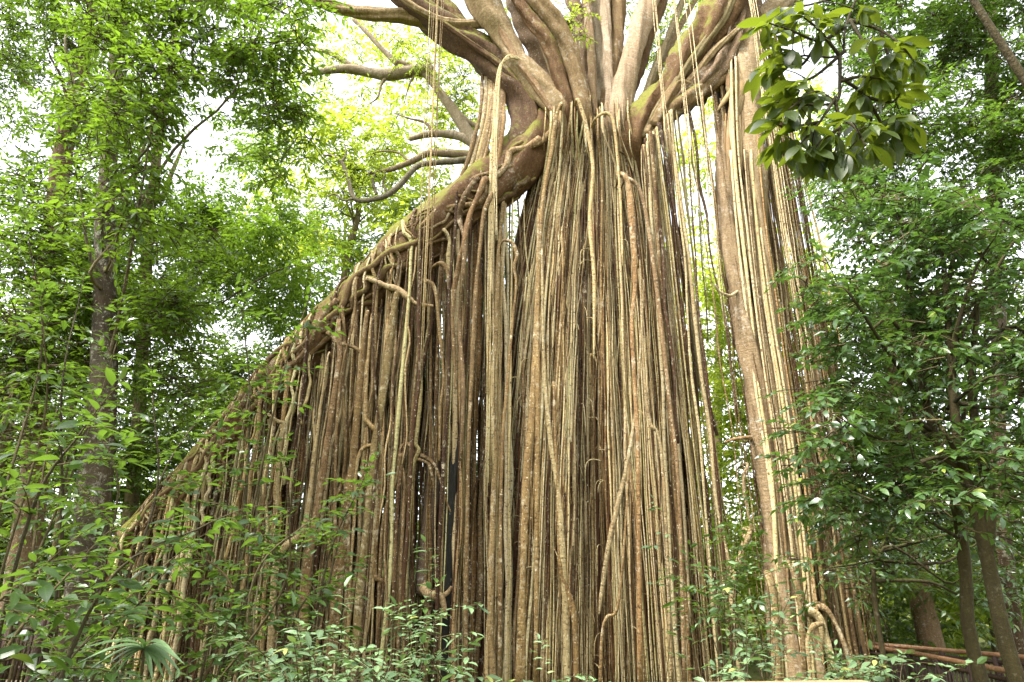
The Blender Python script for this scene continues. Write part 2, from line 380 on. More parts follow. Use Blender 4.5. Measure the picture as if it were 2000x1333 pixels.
# shared meshes for the leaves that are objects of their own
def leaf_meshes(kind, mat, variants):
    out = []
    for kw in variants:
        v, q, uv = leaf_shape(**kw)
        mb = MB(); mb.add(v, q, None, rng.uniform(0, 0.2))
        me = mb.mesh('leaf', (0, 0, 0)); me.materials.append(mat)
        a = me.attributes.new('leafuv', 'FLOAT_VECTOR', 'POINT'); a.data.foreach_set('vector', uv.ravel().astype(np.float32))
        out.append(me)
    return out
LM = {}
LM['near'] = leaf_meshes('near', M['leaf_near'], [dict(wid=0.36, fold=0.14, droop=0.25), dict(wid=0.40, fold=0.05, droop=0.4), dict(wid=0.33, fold=0.2, droop=0.12)])
LM['over'] = leaf_meshes('over', M['leaf_over'], [dict(n=7, wid=0.37, fold=0.10, droop=0.25, peak=0.58), dict(n=7, wid=0.40, fold=0.18, droop=0.45, peak=0.6), dict(n=7, wid=0.34, fold=0.04, droop=0.12, peak=0.58)])
LM['shrub'] = leaf_meshes('shrub', M['leaf_shrub'], [dict(wid=0.42, fold=0.10, droop=0.2), dict(wid=0.46, fold=0.04, droop=0.32), dict(wid=0.38, fold=0.16, droop=0.12)])
LM['left'] = leaf_meshes('left', M['leaf_left'], [dict(n=4, wid=0.38, fold=0.12, droop=0.2), dict(n=4, wid=0.36, fold=0.06, droop=0.35)])
LM['right'] = leaf_meshes('right', M['leaf_right'], [dict(n=4, wid=0.42, fold=0.10, droop=0.2), dict(n=4, wid=0.46, fold=0.04, droop=0.32)])

def leaf_objects(parent, kind, pos, fwd, up, size):
    Rm = frames(fwd, up); base = BASE[parent.name]
    ms = LM[kind]
    for i in range(len(pos)):
        o = bpy.data.objects.new('leaf', ms[int(rng.integers(len(ms)))])
        COL.objects.link(o); o.parent = parent
        s = float(size[i]); r = Rm[i] * s; p = pos[i] - base
        o.matrix_basis = Matrix(((r[0, 0], r[0, 1], r[0, 2], p[0]), (r[1, 0], r[1, 1], r[1, 2], p[1]), (r[2, 0], r[2, 1], r[2, 2], p[2]), (0, 0, 0, 1)))

# ------------------------------------------------------------------ the curtain fig
FB = at(1130, 1300, 16.8); FB[2] = -0.2
fig = thing('curtain_fig_tree', 'huge strangler fig with a curtain of hanging aerial roots and mossy leaning trunk', 'tree', FB)

def pline(pts, Y=None):
    return np.array([at(p[0], p[1], p[2] if len(p) > 2 else Y) for p in pts])
def prad(pts, rs, Y=16.5):
    return [r * px_m(p[1], p[2] if len(p) > 2 else Y) for p, r in zip(pts, rs)]

# massive core behind the curtain; its dark colour paints in the gaps' shade
core_axis = np.array([at(1150, 175, 17.3), at(1152, 260, 17.5), at(1145, 420, 17.8), at(1140, 700, 18.0), at(1138, 1000, 18.0), at(1138, 1345, 18.0)])
core_r = np.array([0.85, 1.15, 1.75, 2.25, 2.45, 2.7])
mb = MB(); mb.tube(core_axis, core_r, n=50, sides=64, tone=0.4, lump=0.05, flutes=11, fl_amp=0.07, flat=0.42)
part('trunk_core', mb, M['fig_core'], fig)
def core_front(z):
    """x centre, half width, front y of the core at height z"""
    zs = core_axis[:, 2][::-1]
    return np.interp(z, zs, core_axis[:, 0][::-1]), np.interp(z, zs, core_r[::-1]), np.interp(z, zs, (core_axis[:, 1] - core_r * 0.42)[::-1])

# leaning host trunk
LT = [(1085, 215, 16.9), (1035, 300, 16.8), (955, 368, 16.6), (870, 432, 16.5), (785, 508, 16.5), (705, 585, 16.6), (622, 668, 16.7), (545, 748, 16.9), (470, 832, 17.1), (390, 925, 17.3), (300, 1020, 17.5), (220, 1120, 17.7), (150, 1260, 18.0)]
LR = [38, 50, 50, 50, 50, 48, 44, 42, 38, 36, 34, 34, 38]
LTw = pline(LT); LRw = prad(LT, LR)
mb = MB(); mb.tube(LTw, LRw, n=90, sides=30, tone=0.45, lump=0.10, flutes=5, fl_amp=0.09, twist=0.35)
lean = part('leaning_trunk', mb, M['fig_trunk'], fig, label='mossy leaning trunk sloping down to the left')
LC = spline(LTw, 200); LCr = interp(LRw, 200)
LTan = np.gradient(LC, axis=0); LTan /= np.linalg.norm(LTan, axis=1)[:, None]

# netted surface roots that hug the leaning trunk
for k in range(60):
    i0 = int(rng.uniform(0, 150)); i1 = min(199, i0 + int(rng.uniform(25, 75)))
    idx = np.linspace(i0, i1, 14).astype(int)
    a0 = rng.uniform(0, 2 * np.pi); a = a0 + np.cumsum(rng.normal(0, 0.22, 14))
    refY = np.array([0, -1.0, 0]); P = []
    for j, ix in enumerate(idx):
        T = LTan[ix]; A = refY - T * (refY @ T); A /= np.linalg.norm(A); B = np.cross(T, A)
        P.append(LC[ix] + (A * math.cos(a[j]) + B * math.sin(a[j])) * LCr[ix] * 1.04)
    r = rng.uniform(0.03, 0.085)
    mb = MB(); mb.tube(P, [r * 1.2, r, r * 0.6], n=30, sides=8, tone=rng.uniform(0.3, 0.8), lump=0.15)
    part('surface_root', mb, M['fig_trunk' if k % 3 else 'fig'], lean)

# limbs
def limb(pts, rs, mat='fig_limb', Y=16.5, name='limb', sides=18, lump=0.09, flutes=3, fl=0.05, tone=0.5, n=40, label=None, flat=1.0):
    P = pline([(p[0], p[1], p[2] if len(p) > 2 else Y) for p in pts])
    rad = np.array(prad([(p[0], p[1], p[2] if len(p) > 2 else Y) for p in pts], rs)) * (0.88 if name == 'limb' else 1.0)
    if name == 'limb': sides, n, flutes, fl, lump = 28, 70, flutes + 2, fl * 2.1, lump * 1.35
    mb = MB(); mb.tube(P, rad, n=n, sides=sides, tone=tone, lump=lump, flutes=flutes, fl_amp=fl, twist=0.5, flat=flat)
    return part(name, mb, M[mat], fig, label=label)
limb([(1000, 330, 16.7), (1030, 250, 16.7), (1018, 192, 16.7), (985, 148, 16.7), (942, 108, 16.7), (890, 70, 16.6), (835, 30, 16.4), (780, -15, 16.2), (680, -110, 15.8)], [42, 36, 36, 37, 36, 33, 29, 26, 20], 'fig_trunk', tone=0.35, label='thick dark limb arching up to the left')
limb([(1078, 520, 17.1), (1084, 400, 16.98), (1092, 300, 16.75), (1090, 225, 16.45), (1052, 172, 16.4), (1015, 128, 16.3), (985, 80, 16.3), (962, 40, 16.2), (940, -10, 16.1), (905, -120, 15.9)], [5, 12, 22, 33, 31, 27, 27, 30, 34, 30], 'fig_pale', label='pale limb rising to the upper left')
limb([(965, 42, 16.3), (930, 48, 16.3), (890, 46, 16.2), (850, 36, 16.1), (800, 8, 15.9), (740, -40, 15.7)], [14, 10, 9, 8, 7, 6], 'fig_pale')
limb([(875, 66, 16.6), (838, 46, 16.5), (790, 33, 16.4), (735, 28, 16.3), (685, 22, 16.2), (630, 6, 16.1), (570, -18, 16.0)], [20, 17, 15, 14, 14, 12, 11], 'fig_pale', label='pale side branch reaching left across the sky')
limb([(905, 60, 16.9), (880, 25, 16.9), (850, -15, 16.9), (820, -90, 16.9)], [18, 18, 18, 16], 'fig_trunk')
limb([(1172, 480, 17.0), (1165, 380, 16.9), (1154, 290, 16.65), (1142, 225, 16.2), (1128, 165, 16.1), (1112, 105, 16.0), (1090, 58, 15.9), (1058, 15, 15.8), (1020, -40, 15.7), (970, -130, 15.5)], [4, 8, 13, 18, 19, 21, 22, 22, 22, 20], 'fig_limb', label='mossy curving limb in the middle of the fork')
limb([(1122, 420, 16.95), (1118, 300, 16.7), (1108, 215, 16.2), (1096, 160, 16.1), (1080, 110, 16.0), (1062, 72, 15.9), (1035, 35, 15.9), (1000, -20, 15.8)], [4, 10, 15, 15, 16, 16, 15, 14], 'fig_trunk')
limb([(1075, 190, 17.2), (1052, 125, 17.2), (1036, 75, 17.1), (1018, 28, 17.0), (1000, -20, 17.0), (970, -120, 16.9)], [24, 21, 20, 19, 19, 18], 'brownbark', lump=0.16)
limb([(1148, 215, 17.0), (1140, 150, 17.0), (1142, 95, 17.0), (1130, 40, 17.0), (1110, -20, 17.0), (1090, -120, 17)], [22, 18, 17, 15, 15, 14], 'brownbark', lump=0.16)
limb([(1172, 215, 17.2), (1172, 150, 17.2), (1172, 80, 17.3), (1164, 0, 17.3), (1150, -120, 17.4)], [30, 28, 28, 30, 30], 'fig_pale', tone=0.75, label='broad pale limb standing upright behind the fork')
limb([(1185, 215, 16.9), (1196, 145, 16.9), (1203, 75, 17.0), (1206, 0, 17.1), (1206, -120, 17.2)], [17, 16, 16, 17, 17], 'fig_limb')
limb([(1222, 480, 17.1), (1212, 380, 17.0), (1206, 290, 16.8), (1205, 235, 16.4), (1212, 185, 16.4), (1228, 130, 16.4), (1246, 70, 16.5), (1266, 5, 16.6), (1300, -110, 16.8)], [5, 11, 20, 27, 23, 21, 21, 23, 23], 'fig_pale', tone=0.7, label='pale grey limb rising to the right of the fork')
limb([(1215, 220, 16.9), (1240, 150, 17.0), (1262, 80, 17.1), (1285, 10, 17.2), (1320, -100, 17.3)], [16, 15, 15, 16, 16], 'fig_trunk')
limb([(1080, 58, 18.4), (1110, 52, 18.3), (1145, 40, 18.2), (1175, 45, 18.1)], [14, 15, 17, 18], 'fig_pale')
limb([(1262, 560, 17.2), (1252, 420, 17.05), (1240, 330, 16.85), (1242, 272, 16.4), (1270, 222, 16.3), (1310, 170, 16.2), (1350, 112, 16.1), (1388, 60, 16.0), (1425, 5, 15.9), (1470, -80, 15.8)], [5, 14, 26, 32, 32, 32, 37, 42, 44, 40], 'fig_trunk', label='thick mossy limb slanting up to the right', flutes=4, fl=0.10)
limb([(1300, 232, 16.1), (1335, 195, 16.0), (1375, 160, 15.9), (1405, 130, 15.9), (1440, 70, 15.9), (1462, 0, 15.9), (1480, -80, 15.9)], [16, 22, 24, 26, 28, 26, 24], 'brownbark', lump=0.2, flutes=5, fl=0.14, label='hollow rotting side of the right limb')
limb([(1255, 290, 16.5), (1295, 232, 16.1), (1335, 200, 15.9), (1380, 172, 15.9), (1425, 150, 15.9), (1460, 145, 16.0)], [26, 21, 20, 20, 22, 20], 'fig_limb')
limb([(1262, 262, 16.0), (1300, 200, 15.9), (1345, 160, 15.8), (1395, 100, 15.6), (1452, 50, 15.5)], [10, 9, 8, 7, 7], 'fig_pale')
limb([(1275, 245, 15.9), (1310, 185, 15.8), (1330, 165, 15.8), (1370, 178, 15.8), (1410, 150, 15.8)], [12, 11, 10, 10, 9], 'fig_limb')
limb([(1450, 150, 16.2), (1465, 95, 16.3), (1480, 45, 16.4), (1515, 15, 16.5), (1580, -30, 16.7), (1660, -90, 17)], [26, 26, 24, 20, 16, 14], 'fig_pale', lump=0.15)
limb([(1245, 265, 17.2), (1255, 210, 17.3), (1275, 165, 17.4), (1300, 110, 17.6), (1330, 50, 17.8), (1380, -40, 18)], [9, 8, 8, 7, 6, 5], 'fig_pale')
for pts, rs, mt in [([(1112, 235, 16.6), (1098, 190, 16.5), (1070, 110, 16.3), (1046, 25, 16.2), (1030, -60, 16.1)], [8, 9, 9, 9, 9], 'fig_pale'), ([(1160, 230, 16.5), (1158, 190, 16.5), (1154, 100, 16.6), (1146, 0, 16.7), (1140, -80, 16.8)], [9, 9, 9, 10, 10], 'fig_limb'),
    ([(1186, 230, 16.4), (1190, 180, 16.4), (1186, 100, 16.6), (1182, 0, 16.8), (1180, -80, 16.9)], [9, 10, 10, 11, 11], 'fig_pale'), ([(1224, 250, 16.3), (1232, 180, 16.4), (1246, 110, 16.6), (1262, 30, 16.8), (1280, -60, 17)], [8, 9, 9, 9, 8], 'fig_limb'),
    ([(1236, 260, 16.3), (1262, 180, 16.6), (1292, 105, 16.9), (1325, 25, 17.2), (1350, -50, 17.4)], [8, 8, 8, 7, 6], 'fig_pale'), ([(1080, 222, 16.1), (1046, 168, 16.05), (1010, 118, 16.0), (984, 70, 16.0), (962, 20, 15.95), (945, -50, 15.9)], [6, 7, 7, 7, 7, 6], 'fig_limb'),
    ([(1030, 290, 16.35), (1046, 245, 16.3), (1040, 205, 16.25), (1012, 165, 16.25), (975, 125, 16.25), (920, 85, 16.2), (860, 40, 16.1)], [7, 8, 8, 7, 7, 6, 5], 'fig_trunk'), ([(1254, 268, 16.05), (1290, 205, 15.9), (1330, 150, 15.75), (1368, 95, 15.6), (1410, 40, 15.5), (1440, -20, 15.4)], [7, 8, 9, 9, 9, 8], 'fig_limb')]:
    limb(pts, rs, mt, tone=rng.uniform(0.4, 0.8))
# far branches of the fig seen against the sky on the left
FAR = 19.5
for pts, rs, mt in [
    ([(945, 300), (915, 262), (885, 215), (862, 185), (835, 150), (800, 128), (770, 118)], [15, 13, 11, 9, 7, 5, 4], 'fig_pale'),
    ([(930, 285), (900, 268), (870, 262), (840, 262), (800, 272)], [10, 9, 8, 7, 5], 'fig_pale'),
    ([(845, 138), (805, 140), (765, 147), (725, 142), (690, 136), (640, 138), (590, 150)], [13, 12, 12, 10, 10, 7, 4], 'fig_pale'),
    ([(700, 138), (670, 118), (640, 102), (600, 95)], [6, 6, 5, 3], 'fig_pale'),
    ([(775, 125), (745, 95), (715, 62), (690, 38)], [6, 5, 5, 4], 'fig_pale'),
    ([(935, 305), (900, 302), (865, 300), (835, 300), (800, 318), (760, 332), (715, 340)], [9, 9, 8, 7, 6, 5, 3], 'fig_limb'),
    ([(930, 310), (890, 315), (850, 318), (815, 325), (785, 358), (755, 382), (720, 392)], [8, 7, 6, 6, 6, 6, 5], 'greybark'),
    ([(722, 392), (692, 388), (680, 350), (668, 318), (650, 305), (632, 304)], [5, 5, 4, 4, 3, 2], 'greybark'),
    ([(690, 388), (672, 392), (655, 380), (640, 384)], [3, 2, 2, 1], 'greybark'), ([(668, 318), (676, 300), (672, 280)], [3, 2, 1], 'greybark'), ([(760, 380), (748, 360), (752, 340), (742, 320)], [3, 2, 2, 1], 'greybark'),
    ([(760, 147), (745, 165), (738, 190), (720, 205)], [4, 3, 2, 1], 'fig_pale'), ([(815, 140), (800, 165), (790, 200)], [3, 2, 1], 'fig_pale'), ([(850, 262), (830, 240), (800, 232), (770, 222)], [4, 3, 2, 1], 'fig_limb'), ([(800, 318), (780, 300), (750, 296), (725, 300)], [3, 2, 2, 1], 'fig_limb'),
    ([(868, 190), (905, 230), (935, 250)], [5, 5, 5], 'fig_pale'),
    ([(735, 380), (728, 350), (740, 335)], [3, 3, 2], 'greybark')]:
    limb([(p[0], p[1], FAR) for p in pts], rs, mt, name='branch', sides=8, n=26, tone=0.75, lump=0.08, flutes=0)

# standing pillar on the right
PY = 15.8
limb([(1420, 180, PY + .25), (1410, 290, PY + .1), (1420, 420, PY), (1440, 560, PY - .1), (1465, 700, PY - .1), (1490, 850, PY - .1), (1510, 1000, PY - .1), (1526, 1150, PY - .2), (1545, 1350, PY - .3)], [5, 12, 18, 20, 21, 22, 24, 27, 34], 'fig_pale', name='root_column', n=90, tone=0.45, flutes=4, fl=0.14, sides=24, label='pale left column of the standing pillar')
limb([(1452, 60, PY + .2), (1456, 130, PY), (1466, 250, PY), (1474, 400, PY), (1490, 560, PY), (1512, 740, PY), (1533, 900, PY), (1548, 1050, PY - .1), (1563, 1200, PY - .1), (1578, 1350, PY - .2)], [18, 21, 22, 22, 21, 22, 23, 25, 29, 36], 'fig_pale', name='root_column', n=90, tone=0.6, flutes=4, fl=0.13, sides=24, label='pale right column of the standing pillar')
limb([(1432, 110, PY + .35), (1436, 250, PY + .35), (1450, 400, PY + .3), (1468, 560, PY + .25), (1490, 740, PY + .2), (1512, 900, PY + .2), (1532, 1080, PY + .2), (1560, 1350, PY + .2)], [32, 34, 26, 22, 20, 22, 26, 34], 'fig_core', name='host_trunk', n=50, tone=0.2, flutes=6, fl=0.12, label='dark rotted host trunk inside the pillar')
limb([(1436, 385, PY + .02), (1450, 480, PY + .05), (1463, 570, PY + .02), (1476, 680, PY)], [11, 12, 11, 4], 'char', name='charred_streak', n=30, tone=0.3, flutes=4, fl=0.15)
for k in range(22):                                    # splintered pale wood at the broken top
    x0 = 1416 + rng.uniform(0, 36); y0 = rng.uniform(165, 260); y1 = rng.uniform(330, 392)
    limb([(x0 + rng.normal(0, 3), y0, PY - .12), (x0 + rng.normal(0, 4), (y0 + y1) / 2, PY - .18 + rng.normal(0, .04)), (x0 + 4 + rng.normal(0, 3), y1, PY - .12)], [rng.uniform(0.6, 2), rng.uniform(2, 4.5), rng.uniform(0.5, 1.5)], 'deadwood', name='splinter', sides=5, n=10, lump=0.2, flutes=0, tone=rng.uniform(0.3, 1.0), flat=0.35)
for k in range(9):
    x0 = 1420 + rng.uniform(0, 34)
    limb([(x0, 120 + rng.uniform(0, 30), PY - .1), (x0 + rng.normal(0, 6), 175, PY - .15), (x0 + rng.normal(0, 8), 215 + rng.uniform(0, 40), PY - .1)], [5, rng.uniform(5, 9), 2], 'deadwood', name='splinter', sides=7, n=12, lump=0.35, flutes=0, tone=rng.uniform(0.2, 0.7))

PIL = pline([(1438, 120, PY - .1), (1444, 300, PY - .15), (1456, 450, PY - .2), (1474, 600, PY - .2), (1496, 760, PY - .2), (1520, 930, PY - .25), (1540, 1100, PY - .3), (1560, 1345, PY - .4)])
pillar_roots = []
for k in range(17):                                    # thin roots that run down the pillar's face
    o_ = rng.normal(0, 0.30); o_ = float(np.clip(o_, -0.62, 0.62)); dep = -0.16 * math.cos(o_ * 2.2) + rng.uniform(-.03, .06)
    i0 = int(rng.integers(0, 3)); C_ = PIL[i0:] + np.array([o_, dep, 0]) + np.stack([np.cumsum(rng.normal(0, 0.035, len(PIL) - i0)), np.zeros(len(PIL) - i0), np.zeros(len(PIL) - i0)], -1)
    pillar_roots.append((C_, rng.uniform(0.012, 0.045)))
# charred trunk standing in the dark slit
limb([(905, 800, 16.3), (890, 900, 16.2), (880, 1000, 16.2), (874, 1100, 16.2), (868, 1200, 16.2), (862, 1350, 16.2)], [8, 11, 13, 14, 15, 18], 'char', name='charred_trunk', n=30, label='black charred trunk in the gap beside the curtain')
# cracked bark trunk beside it
limb([(848, 880, 16.4), (842, 980, 16.3), (832, 1090, 16.3), (824, 1160, 16.2)], [13, 14, 15, 13], 'brownbark', name='broken_trunk', n=24, tone=0.8)
limb([(826, 1145, 16.0), (838, 1160, 15.9), (858, 1165, 15.8), (866, 1180, 15.8), (870, 1208, 15.8)], [9, 9, 8, 6, 3], 'fig', name='stub', n=20, tone=0.7)
limb([(862, 1165, 15.9), (874, 1158, 15.9), (882, 1146, 15.9)], [5, 4, 3], 'fig', name='stub', n=10, tone=0.7)

NROOT = [0]
def root(P, rad, mat='fig', tone=None, sides=8, n=None, lump=0.10):
    P = np.asarray(P)
    mb = MB()
    L = np.linalg.norm(np.diff(P, axis=0), axis=1).sum()
    rad = interp(rad, 11) * rng.uniform(0.66, 1.14, 11)
    tn = rng.beta(0.8, 0.8) if tone is None else tone
    mb.tube(P, rad, n=n or int(np.clip(L * 3.4, 14, 52)), sides=sides, tone=tn, lump=lump * 1.3, flat=rng.uniform(0.6, 1.0))
    NROOT[0] += 1
    return part('aerial_root', mb, M[mat], fig)

def drop_path(p0, z1, dx, dy, wob, n=9, arch=0.0, out=(0, -1, 0), pw=1.0):
    """a root from p0 that first arches outward, then falls to height z1"""
    p0 = np.asarray(p0, float); out = np.asarray(out, float)
    P = [p0]
    if arch:
        P.append(p0 + out * arch * 0.55 + np.array([0, 0, arch * 0.22]))
        P.append(p0 + out * arch + np.array([0, 0, -arch * 0.35]))
    s = P[-1]; zt = s[2]
    t = np.linspace(0, 1, n + 1)[1:]
    wx = np.cumsum(rng.normal(0, wob, n)) * 0.6 + rng.normal(0, wob, n) * 0.7
    wy = rng.normal(0, wob * 0.5, n)
    g = t ** pw
    for i in range(n):
        P.append(np.array([s[0] + dx * g[i] + wx[i], s[1] + dy * g[i] + wy[i], zt + (z1 - zt) * t[i]]))
    return np.array(P)

fine = MB()                                            # thin strings beyond the largest 300
def string(P, r, tone=None, sides=4, n=None):
    P = np.asarray(P); L = np.linalg.norm(np.diff(P, axis=0), axis=1).sum()
    fine.tube(P, [r, r * rng.uniform(.7, 1.3), r, r * rng.uniform(.5, 1)], n=n or int(np.clip(L * 1.2, 8, 20)), sides=sides, tone=rng.beta(0.7, 0.7) if tone is None else tone)

for C_, r_ in pillar_roots:
    fine.tube(C_, interp([r_, r_, r_ * 1.2], 8) * rng.uniform(0.7, 1.3, 8), n=34, sides=6, tone=rng.beta(0.8, 0.8), lump=0.12)
ph = rng.uniform(0, 6.28, 6)
def ridge(x):                                          # columns and crevices across the curtain
    return 0.30 * np.sin(x * 3.1 + ph[0]) + 0.26 * np.sin(x * 6.3 + ph[1]) + 0.20 * np.sin(x * 11.9 + ph[2])

# --- A: main curtain, falling from the fork and fanning out over the core
def curtain_root(u, layer, zt=None, arch=True, ends=None, wob=0.035, cross=0.0):
    """u in -1..1 across; layer = metres in front of the core; follows the core's front"""
    ztop = zt if zt is not None else at(1150, rng.uniform(205, 270), 16.4)[2]
    zend = -0.3 if ends is None else ends
    zz = np.linspace(ztop, zend, 11)
    P = []
    wx = np.cumsum(rng.normal(0, wob, 11)) * 0.8
    for i, z in enumerate(zz):
        cx, hw, fy = core_front(z)
        f = (ztop - z) / max(ztop - zend, 1)
        uu = np.clip(u + cross * (f - 0.3), -1.15, 1.15)
        x = cx + hw * uu + wx[i]
        y = fy + hw * 0.42 * (1 - math.sqrt(max(0, 1 - min(1, abs(uu)) ** 2))) - layer + 0.62 * ridge(x) * min(1, 0.35 + f) - 0.20 + rng.normal(0, 0.015)
        P.append((x, y, z))
    P = np.array(P)
    if arch:
        s = P[0].copy()
        P = np.vstack([s + [0.12 * (-u), 0.45, -0.05], s + [0.04 * (-u), 0.2, 0.16], P])
    return P
for k in range(80):
    u = rng.uniform(-1.05, 1.02)
    if ridge(core_front(5.0)[0] + 2.2 * u) > 0.15: u += rng.choice([-1, 1]) * 0.12
    r = float(np.clip(rng.lognormal(math.log(0.040), 0.42), 0.024, 0.09))
    P = curtain_root(u, rng.uniform(0.05, 0.30), cross=rng.normal(0, 0.10), wob=0.04)
    root(P, [r * 0.9, r * 1.05, r, r * rng.uniform(0.8, 1.3)], mat='fig' if rng.random() < 0.7 else 'string')
# heavy ones that read as columns
for u, r in [(-0.62, .10), (-0.35, .12), (-0.12, .11), (0.08, .13), (0.3, .12), (0.52, .11), (0.75, .10), (-0.85, .10), (0.92, .08)]:
    root(curtain_root(u, 0.0, wob=0.03), [r * .8, r, r, r * 1.35], mat='fig', tone=rng.uniform(0.3, 0.7), sides=12, lump=0.14)
for b in range(190):                                   # bundles of fine strings
    u = rng.uniform(-1.05, 1.08); nstr = int(rng.integers(5, 13)); lay = rng.uniform(0.06, 0.42)
    if ridge(core_front(5.0)[0] + 2.2 * u) > 0.2 and rng.random() < 0.7: continue
    P0 = curtain_root(u, lay, cross=rng.normal(0, 0.07), wob=0.03, arch=rng.random() < 0.6)
    tone = rng.beta(0.7, 0.7)
    end = -0.3 if rng.random() < 0.7 else rng.uniform(0, 7)
    for s in range(nstr):
        off = np.array([rng.normal(0, 0.085), rng.normal(0, 0.06), 0])
        sp = np.linspace(0.25, 1, len(P0))[:, None]
        P = P0 + off * sp + rng.normal(0, 0.016, P0.shape)
        if rng.random() < 0.4: P = P[int(rng.integers(0, 6)):]
        string(P, rng.uniform(0.008, 0.024), tone=np.clip(tone + rng.normal(0, 0.22), 0, 1))
for b in range(170):                                   # medium roots past the largest
    u = rng.uniform(-1.05, 1.05); r = rng.uniform(0.018, 0.045)
    P = curtain_root(u, rng.uniform(0.0, 0.36), cross=rng.normal(0, 0.08), wob=0.045, arch=rng.random() < 0.7)
    if rng.random() < 0.3: P = P[int(rng.integers(0, 5)):]
    fine.tube(P, interp([r, r, r * 0.9], 8) * rng.uniform(0.75, 1.25, 8), n=30, sides=6, tone=rng.beta(0.7, 0.7), lump=0.12, flat=rng.uniform(0.6, 1))
for b in range(34):                                    # roots that spill over the fork from the limbs
    u = rng.uniform(-0.95, 0.95); P = curtain_root(u, rng.uniform(0.28, 0.5), zt=at(1150, rng.uniform(300, 360), 16.4)[2], cross=rng.normal(0, 0.06), wob=0.03, arch=False)
    xt = 1150 + 85 * u + rng.normal(0, 6); yt = rng.uniform(185, 250)
    P = np.vstack([at(xt - 3, yt - 6, 16.95), at(xt - 2, yt - 12, 16.5), at(xt, yt, 16.08 + rng.uniform(-.1, .1)), at(xt + 3 * u, yt + 45, 16.0 + rng.uniform(-.08, .1)), P])
    r = rng.uniform(0.018, 0.048)
    fine.tube(P, interp([r * 0.5, r, r, r * 0.8], 8) * rng.uniform(0.8, 1.2, 8), n=40, sides=7, tone=rng.uniform(0.3, 1.0), lump=0.1)
fib = MB()
for b in range(90):
    P0 = curtain_root(rng.uniform(-1, 1.02), rng.uniform(0.0, 0.34), cross=rng.normal(0, 0.06), wob=0.03, arch=False); i0 = int(rng.integers(0, 5)); P0 = P0[i0:]
    for s_ in range(int(rng.integers(4, 9))):
        P = P0 + np.array([rng.normal(0, 0.07), rng.normal(0, 0.04), 0]) + rng.normal(0, 0.018, P0.shape)
        fib.tube(P, [rng.uniform(0.007, 0.015)] * 2, n=12, sides=3, tone=rng.uniform(0, 1))
part('root_fibres', fib, M['fibre'], fig, kind='stuff')
for b in range(190):                                   # stray strings that cross the others
    P = curtain_root(rng.uniform(-1, 1), rng.uniform(0.3, 0.5), cross=rng.normal(0, 0.35), wob=0.07)
    i0 = int(rng.integers(0, 5)); P = P[i0:i0 + int(rng.integers(4, 8))]
    string(P, rng.uniform(0.010, 0.022))

# --- B: roots under the leaning trunk
def lean_at(px):
    xs = [p[0] for p in LT][::-1]
    i = int(np.argmin(np.abs(np.array([(c[0]) for c in LC]) - at(px, np.interp(px, xs, [p[1] for p in LT][::-1]), 16.7)[0])))
    return i
for k in range(90):
    px = rng.uniform(215, 1010) if k < 62 else rng.uniform(520, 960)
    i = lean_at(px); c, r0, T = LC[i], LCr[i], LTan[i]
    a = rng.uniform(-1.9, -0.95) if k % 7 else rng.uniform(-0.3, 0.5)                         # 0 = towards the camera, negative = underside
    A = np.array([0, -1.0, 0]); A = A - T * (A @ T); A /= np.linalg.norm(A); B = np.cross(T, A)
    if B[2] < 0: B = -B
    o = A * math.cos(a) + B * math.sin(a)
    p0 = c + o * r0 * 0.9
    r = float(np.clip(rng.lognormal(math.log(0.040), 0.45), 0.022, 0.10))
    if k % 7 == 0: r = min(r, 0.05)
    hgt = p0[2]
    arch = rng.uniform(0.05, 0.22) if a > -0.6 else 0
    dx = rng.normal(0.02, 0.16) * hgt / 9 - 0.02 * hgt * (px < 600)
    P = drop_path(p0, -0.3, dx, -rng.uniform(0, 0.5), 0.04 + 0.05 * (rng.random() < 0.3), arch=arch, out=o * np.array([1, 1, 0.2]))
    if k % 7 == 0:                                     # begin a little way up the trunk so that it leaves it slanting
        j = max(0, i - int(rng.uniform(4, 14))); up_ = LC[j] + o * LCr[j] * 0.97
        P = np.vstack([up_, P])
    root(P, [r * 0.9, r, r, r * rng.uniform(0.8, 1.25)], mat='fig' if rng.random() < 0.75 else 'string')
for k in range(64):
    px = rng.uniform(240, 820); i = lean_at(px); r = rng.uniform(0.018, 0.055)
    P = []; a0 = rng.uniform(0.5, 1.5); js = i + np.linspace(-6, 4, 6) * rng.uniform(0.3, 1.4)
    for q_, a in enumerate(np.linspace(a0, rng.uniform(-0.7, -0.2), 6)):
        j = int(np.clip(js[q_], 0, 199)); T = LTan[j]; A = np.array([0, -1.0, 0]); A = A - T * (A @ T); A /= np.linalg.norm(A); B = np.cross(T, A)
        if B[2] < 0: B = -B
        P.append(LC[j] + (A * math.cos(a) + B * math.sin(a)) * LCr[j] * 1.06)
    e = drop_path(P[-1] + np.array([0, -0.04, -0.25]), -0.3 if rng.random() < 0.6 else P[-1][2] * rng.uniform(0.2, 0.8), rng.normal(0, 0.15), -rng.uniform(0, 0.3), 0.05)
    fine.tube(np.vstack([P, e]), interp([r * 0.8, r, r, r * 0.9], 10) * rng.uniform(0.7, 1.2, 10), n=38, sides=6, tone=rng.beta(0.8, 0.8), lump=0.12)
